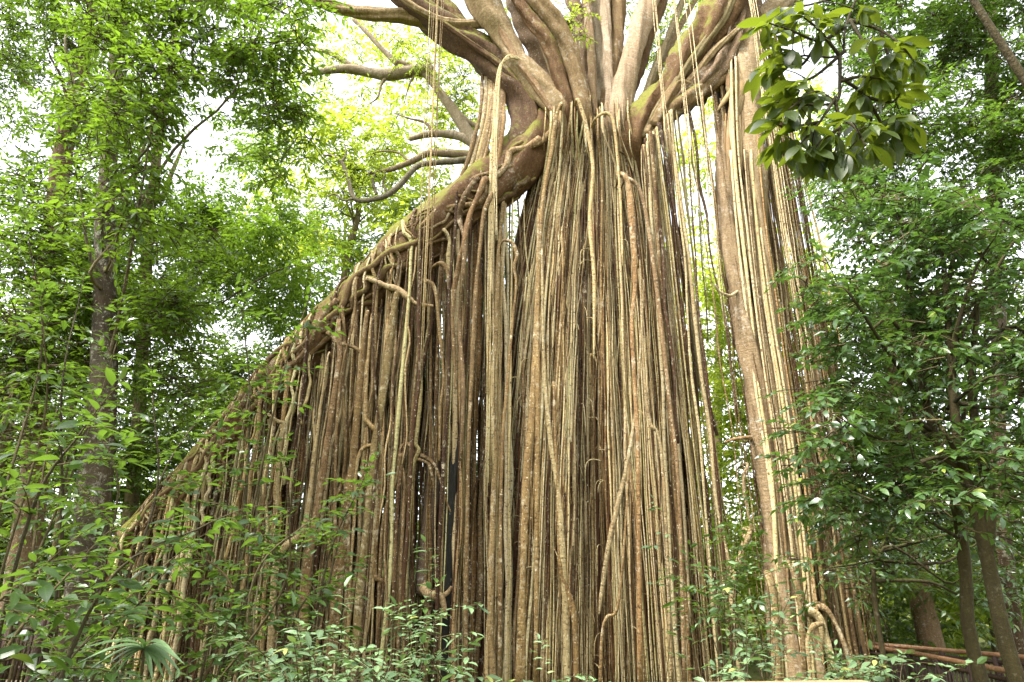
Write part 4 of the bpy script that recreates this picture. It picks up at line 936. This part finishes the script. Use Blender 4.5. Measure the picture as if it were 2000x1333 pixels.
tree('slender_tree', 'slim dark forked tree nearest the right edge', gbase(1985, 9.5),
     pline([(1965, 1260), (1935, 1120), (1910, 1010), (1885, 930), (1868, 840), (1860, 740), (1850, 600), (1840, 480)], 9.5), [0.10, 0.095, 0.088, 0.08, 0.07, 0.06, 0.045, 0.03],
     region(1780, 2040, 380, 720, 9.4, 75, 1.6, 0.155, 9, 0.9, HR) + region(1800, 2040, 700, 960, 9.2, 70, 1.0, 0.155, 9, 0.8, HR),
     'darkbark', 'leaf_right', 0.155, nleaf=9, tl=0.38, wid=1.3, extra=[(pline([(1925, 1075), (1932, 990), (1920, 900), (1902, 810), (1898, 720), (1910, 600)], 9.5), [0.09, 0.085, 0.075, 0.06, 0.05, 0.03])])
tree('forest_tree', 'pale trunked tree with bright crown in the top right corner', gbase(1960, 15.0),
     pline([(1955, 1000), (1950, 600), (1940, 300), (1935, 100), (1930, -60)], 15.0), [0.15, 0.15, 0.15, 0.16, 0.16, 0.14],
     region(1620, 2040, -60, 430, 14.5, 85, 2.0, 0.19, 9, 1.4, HR) + region(1650, 2100, -420, -60, 14, 120, 0.9, 0.32, 9),  # second region: crown out of view overhead, added for its shade
     'greybark', 'leaf_right2', 0.19, nleaf=9, tl=0.45, tones=(0.0, 0.0, 0.2, 0.8))
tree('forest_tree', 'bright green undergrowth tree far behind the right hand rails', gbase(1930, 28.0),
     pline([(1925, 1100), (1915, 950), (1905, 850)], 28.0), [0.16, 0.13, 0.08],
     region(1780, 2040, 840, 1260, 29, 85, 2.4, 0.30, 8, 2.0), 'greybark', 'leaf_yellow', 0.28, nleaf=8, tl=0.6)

tree('slender_tree', 'dark leafy understorey tree between the pillar foot and the right hand rails', gbase(1715, 13.5),
     pline([(1712, 1200), (1705, 1100), (1690, 1000), (1680, 900)], 13.5), [0.05, 0.045, 0.04, 0.03],
     region(1590, 2030, 950, 1150, 14, 75, 0.7, 0.16, 8, 1.0), 'darkbark', 'leaf_right', 0.16, nleaf=8, tl=0.4, wid=1.15)
# far wood closing the view near the ground
far = MB()
n = 3000
ang = rng.uniform(-0.95, 0.95, n); dist = rng.uniform(33, 52, n)
hmax = 5.5 + 3.0 * np.sin(ang * 9 + 1) + 2.0 * np.sin(ang * 23) + 1.5 * np.sin(ang * 51 + 2)
n2 = 2400                                      # same wood, added unseen behind the camera to cut low skylight
ang = np.concatenate([ang, rng.uniform(1.15, 2 * np.pi - 1.15, n2)]); dist = np.concatenate([dist, rng.uniform(11, 19, n2)])
hmax = np.concatenate([np.maximum(hmax, 1.5), 11 + 2.5 * np.sin(ang[n:] * 7) + 2 * np.sin(ang[n:] * 17)])
n += n2
P = np.stack([np.sin(ang) * dist, np.cos(ang) * dist, np.zeros(n)], -1)
P[:, 2] = rng.uniform(0, 1, n) ** 0.9 * hmax
D = rng.normal(0, 1, (n, 3)); D[:, 2] *= 0.4
p, fw, up, sz = twig_leaves(P, D, 1.3, 9, 0.56)
put_leaves(far, p, fw, up, sz, False, 1.1)
o = part('distant_forest', far, M['leaf_far'], None, kind='stuff', smooth=False)
tag(o, 'distant wall of small leaved forest closing the view, with an added ring unseen behind the camera', 'forest')

# ------------------------------------------------------------------ boardwalks
def rail_run(t, A, B, h, posts, nbal, rr=0.045, deckz=0.0):
    A = np.asarray(A, float); B = np.asarray(B, float); d = B - A
    up = np.array([0, 0, 1.0])
    mb = MB(); mb.tube([A + up * h, (A + B) / 2 + up * (h - 0.004), B + up * h], [rr] * 3, n=14, sides=12, tone=0.6, lump=0.01); part('handrail', mb, M['rail'], t)
    for hh, r2 in ((h - 0.13, 0.04), (0.18, 0.035)):
        mb = MB(); mb.tube([A + up * hh, B + up * hh], [r2, r2], n=8, sides=8, tone=0.4); part('rail', mb, M['darkrail'], t)
    for f in np.linspace(0.0, 1.0, posts):
        p = A + d * f; mb = MB(); mb.tube([p + up * -0.9, p + up * (h - 0.03)], [0.06, 0.06], n=6, sides=8, tone=0.3); part('post', mb, M['darkrail'], t)
    mb = MB(); mb.tube([up * 0.18, up * (h - 0.13)], [0.017, 0.017], n=3, sides=6, tone=0.4)
    me = mb.mesh('baluster', (0, 0, 0)); me.materials.append(M['darkrail'])
    for f in (np.arange(nbal) + 0.5) / nbal:
        o = bpy.data.objects.new('baluster', me); COL.objects.link(o); o.parent = t
        o.location = tuple(A + d * f - BASE[t.name])
def deck(t, A, B, Cc, Dd, n):
    A, B, Cc, Dd = map(lambda x: np.asarray(x, float), (A, B, Cc, Dd))
    for i in range(n):
        f0, f1 = (i + 0.04) / n, (i + 0.96) / n
        a, b = A + (B - A) * f0, A + (B - A) * f1; c, d = Dd + (Cc - Dd) * f1, Dd + (Cc - Dd) * f0
        lo = np.array([0, 0, -0.04]); mb = MB()
        mb.add(np.array([a, b, c, d, a + lo, b + lo, c + lo, d + lo]), [(0, 1, 2, 3), (7, 6, 5, 4), (0, 4, 5, 1), (1, 5, 6, 2), (2, 6, 7, 3), (3, 7, 4, 0)], None, rng.uniform(0.2, 0.9))
        part('plank', mb, M['plank'], t, smooth=False)
def on_z(px, py, z):
    d = FWD + RIGHT * ((px - 1000.0) / F) + UP * ((666.5 - py) / F)
    return CAM + d * ((z - CAM[2]) / d[2])
DZ = 0.02; HZ = 1.05
t = thing('boardwalk', 'dark railed boardwalk with rusty round handrails at lower right', 'boardwalk', on_z(1850, 1280, DZ + HZ) * [1, 1, 0])
far0, far1 = on_z(1590, 1248, DZ + HZ), on_z(2060, 1289, DZ + HZ)
nr0, nr1, nr2 = on_z(1610, 1256, DZ + HZ - .06), on_z(1775, 1274, DZ + HZ), on_z(2060, 1328, DZ + HZ)
for v_ in (far0, far1, nr0, nr1, nr2): v_[2] = DZ
rail_run(t, far0, far1, HZ, 6, 46); rail_run(t, nr0, nr1, HZ, 3, 22); rail_run(t, nr1, nr2, HZ, 5, 36)
deck(t, nr1 + [0.1, 0.05, 0], nr2 + [0.1, 0, 0], far1 + [-0.1, -0.1, 0], far0 + (far1 - far0) * 0.45 + [-0.1, -0.1, 0], 30)
t = thing('boardwalk', 'short stretch of railed boardwalk half hidden by leaves at lower left', 'boardwalk', on_z(40, 1196, 1.95) * [1, 1, 0])
a, b = on_z(-90, 1190, 1.95), on_z(104, 1194, 1.95); a[2] = b[2] = 0.9
rail_run(t, a, b, 1.05, 4, 22)
a2, b2 = on_z(-90, 1206, 1.95), on_z(84, 1208, 1.95); a2[2] = b2[2] = 0.9
rail_run(t, a2, b2, 1.05, 4, 20)
deck(t, a2, b2, b, a, 18)
# sawn rail of the viewing platform, just at the lower edge of the picture
A, B = at(1255, 1337, 4.6), at(1695, 1331, 4.9)
t = thing('platform_rail', 'pale sawn timber rail along the bottom edge of the view', 'railing', (A + B) / 2 * [1, 1, 0])
mb = MB(); d = (B - A) / np.linalg.norm(B - A); s = np.array([-d[1], d[0], 0]) * 0.07; u = np.array([0, 0, 0.045])
mb.add(np.array([A - s, B - s, B + s, A + s, A - s - u, B - s - u, B + s - u, A + s - u]), [(0, 1, 2, 3), (7, 6, 5, 4), (0, 4, 5, 1), (1, 5, 6, 2), (2, 6, 7, 3), (3, 7, 4, 0)], None, 0.7)
part('handrail', mb, M['paletimber'], t, smooth=False)
for f in (0.08, 0.5, 0.92):
    p = A + (B - A) * f; mb = MB(); mb.tube([p * [1, 1, 0] + [0, 0, -0.3], p - u], [0.05, 0.05], n=5, sides=8); part('post', mb, M['paletimber'], t)

# ------------------------------------------------------------------ understorey plants with leaves one can pick out
def plant(name, label, cat, base, stems, leafkind, leaf, per_twig, twig_len, twigs_per_stem, nobj=140, stem_r=0.014, group=None, start=0.3, pinnate=False, foliage_mat=None, pend=0.2):
    """stems: list of polylines (world); twigs leave them on both sides; every leaf a part up to nobj"""
    t = thing(name, label, cat, base, group)
    sm = MB(); tp, td = [], []
    for P in stems:
        C = sm.tube(P, [stem_r, stem_r * 0.75, stem_r * 0.35], n=22, sides=6, tone=rng.uniform(0.2, 0.8))
        T = np.gradient(C, axis=0); T /= np.linalg.norm(T, axis=1)[:, None]
        for k in range(twigs_per_stem):
            f = start + (1 - start) * (k + rng.uniform(0, 0.8)) / twigs_per_stem
            i = min(len(C) - 1, int(f * len(C))); s = np.cross(T[i], [0, 0, 1.0])
            if np.linalg.norm(s) < 0.3: a = rng.uniform(0, 6.28); s = np.array([math.cos(a), math.sin(a), 0])
            s /= np.linalg.norm(s)
            d = T[i] * rng.uniform(0.2, 0.7) + s * (1 if k % 2 else -1) * rng.uniform(0.6, 1) + rng.normal(0, 0.25, 3)
            d[2] = d[2] * 0.5 + rng.uniform(-0.05, 0.2)
            tp.append(C[i]); td.append(d)
        tp.append(C[-1]); td.append(T[-1])
    tp, td = np.array(tp), np.array(td)
    part('stem', sm, M['twig'], t)
    tb = MB(); dn = td / np.linalg.norm(td, axis=1, keepdims=True)
    for a, b in zip(tp, dn): tb.tube([a, a + b * twig_len * 0.5 + [0, 0, -pend * twig_len * 0.25], a + b * twig_len + [0, 0, -pend * twig_len]], [0.005, 0.004, 0.002], n=5, sides=4, tone=0.6)
    part('twig', tb, M['twig'], t, kind='stuff')
    P, fw, up, sz = twig_leaves(tp, td, twig_len, per_twig, leaf, spread=1.3 if pinnate else 0.95, pend=pend)
    if pinnate: up = np.array([0, 0, 1.0]) + rng.normal(0, 0.18, up.shape)
    order = np.argsort(np.linalg.norm(P - CAM, axis=1))
    a, b = order[:nobj], order[nobj:]
    leaf_objects(t, leafkind, P[a], fw[a], up[a], sz[a])
    if len(b):
        mb = MB(); put_leaves(mb, P[b], fw[b], up[b], sz[b], True, 1.25)
        part('foliage', mb, M[{'near': 'leaf_near', 'shrub': 'leaf_shrub', 'over': 'leaf_over', 'right': 'leaf_right'}[leafkind]], t, kind='stuff', smooth=False)
    return t
def arch_stems(base, n, h, spread, aim=None, jitter=0.5):
    out = []
    for k in range(n):
        a = rng.uniform(0, 2 * np.pi); r = spread * rng.uniform(0.4, 1.0)
        e = np.array([math.cos(a) * r, math.sin(a) * r, h * rng.uniform(0.65, 1.05)])
        if aim is not None: e = e * 0.7 + np.asarray(aim) * rng.uniform(0.5, 1.1)
        b = np.asarray(base) + [rng.normal(0, 0.06), rng.normal(0, 0.06), 0]
        out.append(np.array([b - [0, 0, 0.1], b + e * [0.2, 0.2, 0.4] + rng.normal(0, jitter * 0.3, 3), b + e * [0.55, 0.55, 0.8] + rng.normal(0, jitter * 0.3, 3), b + e]))
    return out

# tall saplings on the left, nearest the camera
for lab, px, Y, h, spr, n, aim in [
    ('leafy sapling leaning in from the left edge with the largest leaves', -60, 4.6, 4.2, 1.1, 5, (0.9, 0.2, 0.6)),
    ('tall bright leaved sapling in front of the pale left trunk', 190, 7.0, 6.4, 1.2, 4, (0.3, 0, 0.5)),
    ('arching sapling whose sprays hang before the dark mossy trunk', 90, 6.0, 4.6, 1.3, 3, (0.7, 0.2, 0)),
    ('sapling with drooping sprays crossing the lower end of the sloping trunk', 400, 7.5, 4.6, 1.4, 6, (0.2, 0.1, 0)),
    ('tall sapling with light sprays beside the bright left gap', 430, 8.5, 8.2, 1.4, 6, (0.2, 0, 0.3)),
    ('slender sapling rising to the top left corner', 40, 7.5, 8.6, 1.4, 6, (0.1, 0, 0.2)),
    ('loose sapling reaching over the middle of the sloping trunk', 560, 8.2, 5.4, 1.1, 4, (0.35, 0.1, 0))]:
    b = gbase(px, Y)
    plant('sapling', lab, 'sapling', b, arch_stems(b, n, h, spr, aim), 'near', 0.135 if Y > 5 else 0.145, 9, 0.5, 15, nobj=190, stem_r=0.018, start=0.28, group='saplings on the left')
# thin bare-stemmed saplings lower left
for lab, px, Y, h in [('low thin stemmed sapling before the left end of the root curtain', 330, 6.2, 1.9), ('low twiggy sapling before the roots left of the charred trunk', 470, 7.0, 2.2), ('knee high sapling in the lower left corner', 230, 5.2, 1.7), ('twiggy sapling with tiny leaves between fan palm and ferny shrub', 585, 7.2, 2.1)]:
    b = gbase(px, Y)
    plant('low_sapling', lab, 'sapling', b, arch_stems(b, 5, h, 0.9), 'shrub', 0.10, 8, 0.38, 10, nobj=130, stem_r=0.009, group='low saplings at lower left')
# ferny shrubs along the lower edge
for lab, px, Y, h, n, lf in [
    ('pale pinnate leaved shrub at the bottom below the charred trunk', 720, 6.4, 2.65, 13, 0.115),
    ('ferny shrub spilling to the right of the bottom centre shrub', 815, 6.6, 2.25, 9, 0.115),
    ('pinnate shrub at the bottom, left of the largest pale shrub', 640, 6.2, 2.2, 8, 0.115),
    ('small dark shrub at the foot of the curtain', 1150, 7.2, 2.05, 6, 0.10),
    ('small light shrub at the foot of the curtain beside the dark one', 1225, 6.8, 1.95, 5, 0.12),
    ('broad leaved shrub at the curtain foot near the open gap', 1345, 7.0, 2.1, 6, 0.13),
    ('leafy shrub below the right hand handrails', 1725, 9.0, 1.75, 7, 0.14),
    ('low shrub in front of the looping roots of the pillar', 1600, 9.5, 1.6, 6, 0.12)]:
    b = gbase(px, Y)
    plant('shrub', lab, 'shrub', b, arch_stems(b, n, h, 0.75), 'shrub', lf, 12 if lf < 0.12 else 8, 0.5, 6, nobj=170, stem_r=0.008, pinnate=lf < 0.12, group='shrubs along the lower edge', start=0.4)
# bottom left leafy bank
for lab, px, Y, h in [('broad leaved bank plant under the left boardwalk rail', 40, 4.6, 1.55), ('broad leaved bank plant beside the dark mossy trunk foot', 140, 5.2, 1.6), ('broad leaved bank plant left of the fan palm', 255, 5.6, 1.5), ('yellow green plant at the bottom right of the fan palm', 400, 5.8, 1.55), ('low bank plant between fan palm and pinnate shrubs', 510, 6.0, 1.5), ('broad leaved plant in the bottom left corner', -30, 4.2, 1.5)]:
    b = gbase(px, Y)
    plant('bank_plant', lab, 'plant', b, arch_stems(b, 9, h, 0.7), 'shrub' if px < 350 else 'near', 0.15, 7, 0.42, 6, nobj=150, stem_r=0.008, group='leafy bank at lower left', start=0.35)
# shrub growing up in front of the pillar
b = gbase(1490, 11.0)
plant('tall_shrub', 'tall grey green shrub in front of the foot of the standing pillar', 'shrub', b, arch_stems(b, 7, 3.0, 1.0), 'shrub', 0.14, 7, 0.5, 7, nobj=200, stem_r=0.012, start=0.5)
b = gbase(1400, 12.0)
plant('tall_shrub', 'bright leaved shrub in the gap left of the standing pillar', 'shrub', b, arch_stems(b, 8, 3.6, 0.8), 'near', 0.15, 7, 0.5, 7, nobj=120, stem_r=0.012, start=0.5)
b = gbase(1310, 9.0)
plant('climbing_plant', 'thin climber with pale leaves in front of the curtain', 'plant', b, [pline([(1300, 1345), (1310, 1200), (1296, 1080), (1280, 1000)], 13.6) * 1.0 - 0 for _ in range(1)], 'shrub', 0.16, 4, 0.3, 8, nobj=60, stem_r=0.008, start=0.1)

# fan palm at lower left
b = gbase(290, 5.6); t = thing('fan_palm', 'small fan palm with drooping pleated leaf at lower left', 'palm', b)
mb = MB(); crown_p = at(282, 1268, 5.6); mb.tube([b - [0, 0, 0.1], (b + crown_p) / 2 + [0.05, 0, 0.1], crown_p], [0.014, 0.011, 0.009], n=12, sides=6); part('stem', mb, M['twig'], t)
for k in range(13):
    a = -2.6 + 5.2 * k / 12
    d = np.array([math.sin(a) * 0.8, -0.45, 0.25 + 0.35 * math.cos(a)])
    L_ = 0.30 + 0.08 * math.cos(a)
    Vv, qq, uv = leaf_shape(7, 0.16, 0.3, 0.9, 0.5)
    Rm = frames(d[None], np.array([[0, -0.3, 1.0]]))[0]
    mb = MB(); mb.add((Vv * L_) @ Rm.T + crown_p, qq, None, rng.uniform(0, 1)); part('frond_blade', mb, M['leaf_shrub'], t)

# ------------------------------------------------------------------ overhanging branch, upper right
b = np.array([5.6, 4.8, float(terrain(5.6, 4.8))])
t = thing('overhanging_tree', 'near tree whose large leaved branch hangs in from the upper right', 'tree', b)
OY = 5.0
mb = MB(); mb.tube([b - [0, 0, 0.2], b + [0.05, 0, 2], b + [-0.1, 0.1, 4.5], b + [-0.9, 0.2, 6.6], at(1800, -160, OY)], [0.08, 0.075, 0.06, 0.04, 0.025], n=26, sides=10, lump=0.06); part('trunk', mb, M['darkbark'], t)
whorls = []
for pts in [[(1800, -160), (1720, -60), (1672, 0), (1650, 60), (1640, 110), (1560, 110), (1500, 135)], [(1650, 55), (1600, 80), (1545, 60), (1500, 45)], [(1640, 110), (1640, 160), (1632, 200), (1570, 205), (1515, 200)],
            [(1632, 190), (1600, 240), (1560, 285)], [(1640, 150), (1690, 190), (1700, 240), (1660, 290)], [(1660, 40), (1720, 60), (1760, 90), (1785, 120)], [(1690, 190), (1740, 200), (1760, 180)], [(1632, 200), (1640, 250), (1630, 300)], [(1690, -20), (1620, 0), (1560, 15)], [(1600, 240), (1540, 250), (1520, 245)], [(1720, 60), (1740, 130), (1745, 160)], [(1650, 100), (1590, 150), (1540, 165)], [(1640, 110), (1600, 60), (1570, 35)], [(1632, 200), (1590, 180), (1540, 215)], [(1690, 190), (1720, 240), (1730, 280)], [(1640, 250), (1600, 280), (1590, 310)], [(1660, 40), (1690, 90), (1710, 130)], [(1640, 160), (1680, 150), (1720, 155)], [(1600, 80), (1560, 130), (1520, 95)], [(1640, 230), (1670, 250), (1690, 285)]]:
    dy = rng.uniform(-0.35, 0.35)
    P = np.array([at(p[0], p[1], OY + dy * i / len(pts)) for i, p in enumerate(pts)])
    mb = MB(); C = mb.tube(P, [0.018, 0.012, 0.007], n=22, sides=6, tone=0.4); part('branch', mb, M['twig'], t)
    
    for i_ in (21, 17, 13):
        off = rng.normal(0, 0.11, 3) if i_ < 21 else np.zeros(3); q_ = C[i_] + off
        if i_ < 21:
            mb = MB(); mb.tube([C[i_], C[i_] + off * 0.5 + [0, 0, 0.02], q_], [0.006, 0.005, 0.004], n=5, sides=5, tone=0.4); part('twig', mb, M['twig'], t)
        whorls.append((q_, C[i_] - C[i_ - 3] + off))
LP, LF, LU, LS = [], [], [], []
for p, d in whorls:
    d = d / np.linalg.norm(d)
    for k in range(7):
        a = k / 7 * 2 * np.pi + rng.uniform(0, 0.5)
        f = d * 0.7 + np.array([math.cos(a), math.sin(a) * 0.9, -0.15 + 0.35 * math.sin(a)]) * 0.9 + rng.normal(0, 0.15, 3)
        f[2] -= 0.25
        LP.append(p + rng.normal(0, 0.02, 3)); LF.append(f); LU.append(np.array([0, 0, 1.0]) + rng.normal(0, 0.3, 3)); LS.append(rng.uniform(0.17, 0.31))
LP, LF, LU, LS = map(np.array, (LP, LF, LU, LS))
od = np.argsort(-LS); leaf_objects(t, 'over', LP[od[:290]], LF[od[:290]], LU[od[:290]], LS[od[:290]])
mb = MB(); put_leaves(mb, LP[od[290:]], LF[od[290:]], LU[od[290:]], LS[od[290:]], True, 1.3); part('foliage', mb, M['leaf_over'], t, kind='stuff', smooth=False)

# ------------------------------------------------------------------ ground cover and litter
gc = MB(); n = 1700
P = np.stack([rng.uniform(-13, 14, n), rng.uniform(8.5, 26, n), np.zeros(n)], -1); P[:, 2] = terrain(P[:, 0], P[:, 1]) + rng.uniform(0.05, 0.75, n)
keep = ~((np.abs(P[:, 0] - 1.5) < 3.2) & (P[:, 1] > 13.5) & (P[:, 1] < 20)); P = P[keep]
D = rng.normal(0, 1, P.shape); D[:, 2] = np.abs(D[:, 2]) * 0.3
p, fw, up, sz = twig_leaves(P, D, 0.4, 7, 0.15); put_leaves(gc, p, fw, up, sz, True, 1.2)
tag(part('ground_cover', gc, M['leaf_mid'], None, kind='stuff', smooth=False), 'low green ground cover over the forest floor', 'ground cover')
lt = MB(); n = 9000
P = np.stack([rng.uniform(-12, 12, n), rng.uniform(4, 24, n), np.zeros(n)], -1); P[:, 2] = terrain(P[:, 0], P[:, 1]) + 0.02
fw = rng.normal(0, 1, P.shape); fw[:, 2] *= 0.15
put_leaves(lt, P, fw, np.array([0, 0, 1.0]) + rng.normal(0, 0.25, P.shape), rng.uniform(0.07, 0.16, n), False)
tag(part('leaf_litter', lt, M['litter'], None, kind='stuff', smooth=False), 'brown fallen leaves lying on the forest floor', 'leaf litter')
print('tris', sum(sum(len(p.vertices) - 2 for p in me.polygons) if len(me.polygons) < 500 else len(me.polygons) * 2 for me in bpy.data.meshes))
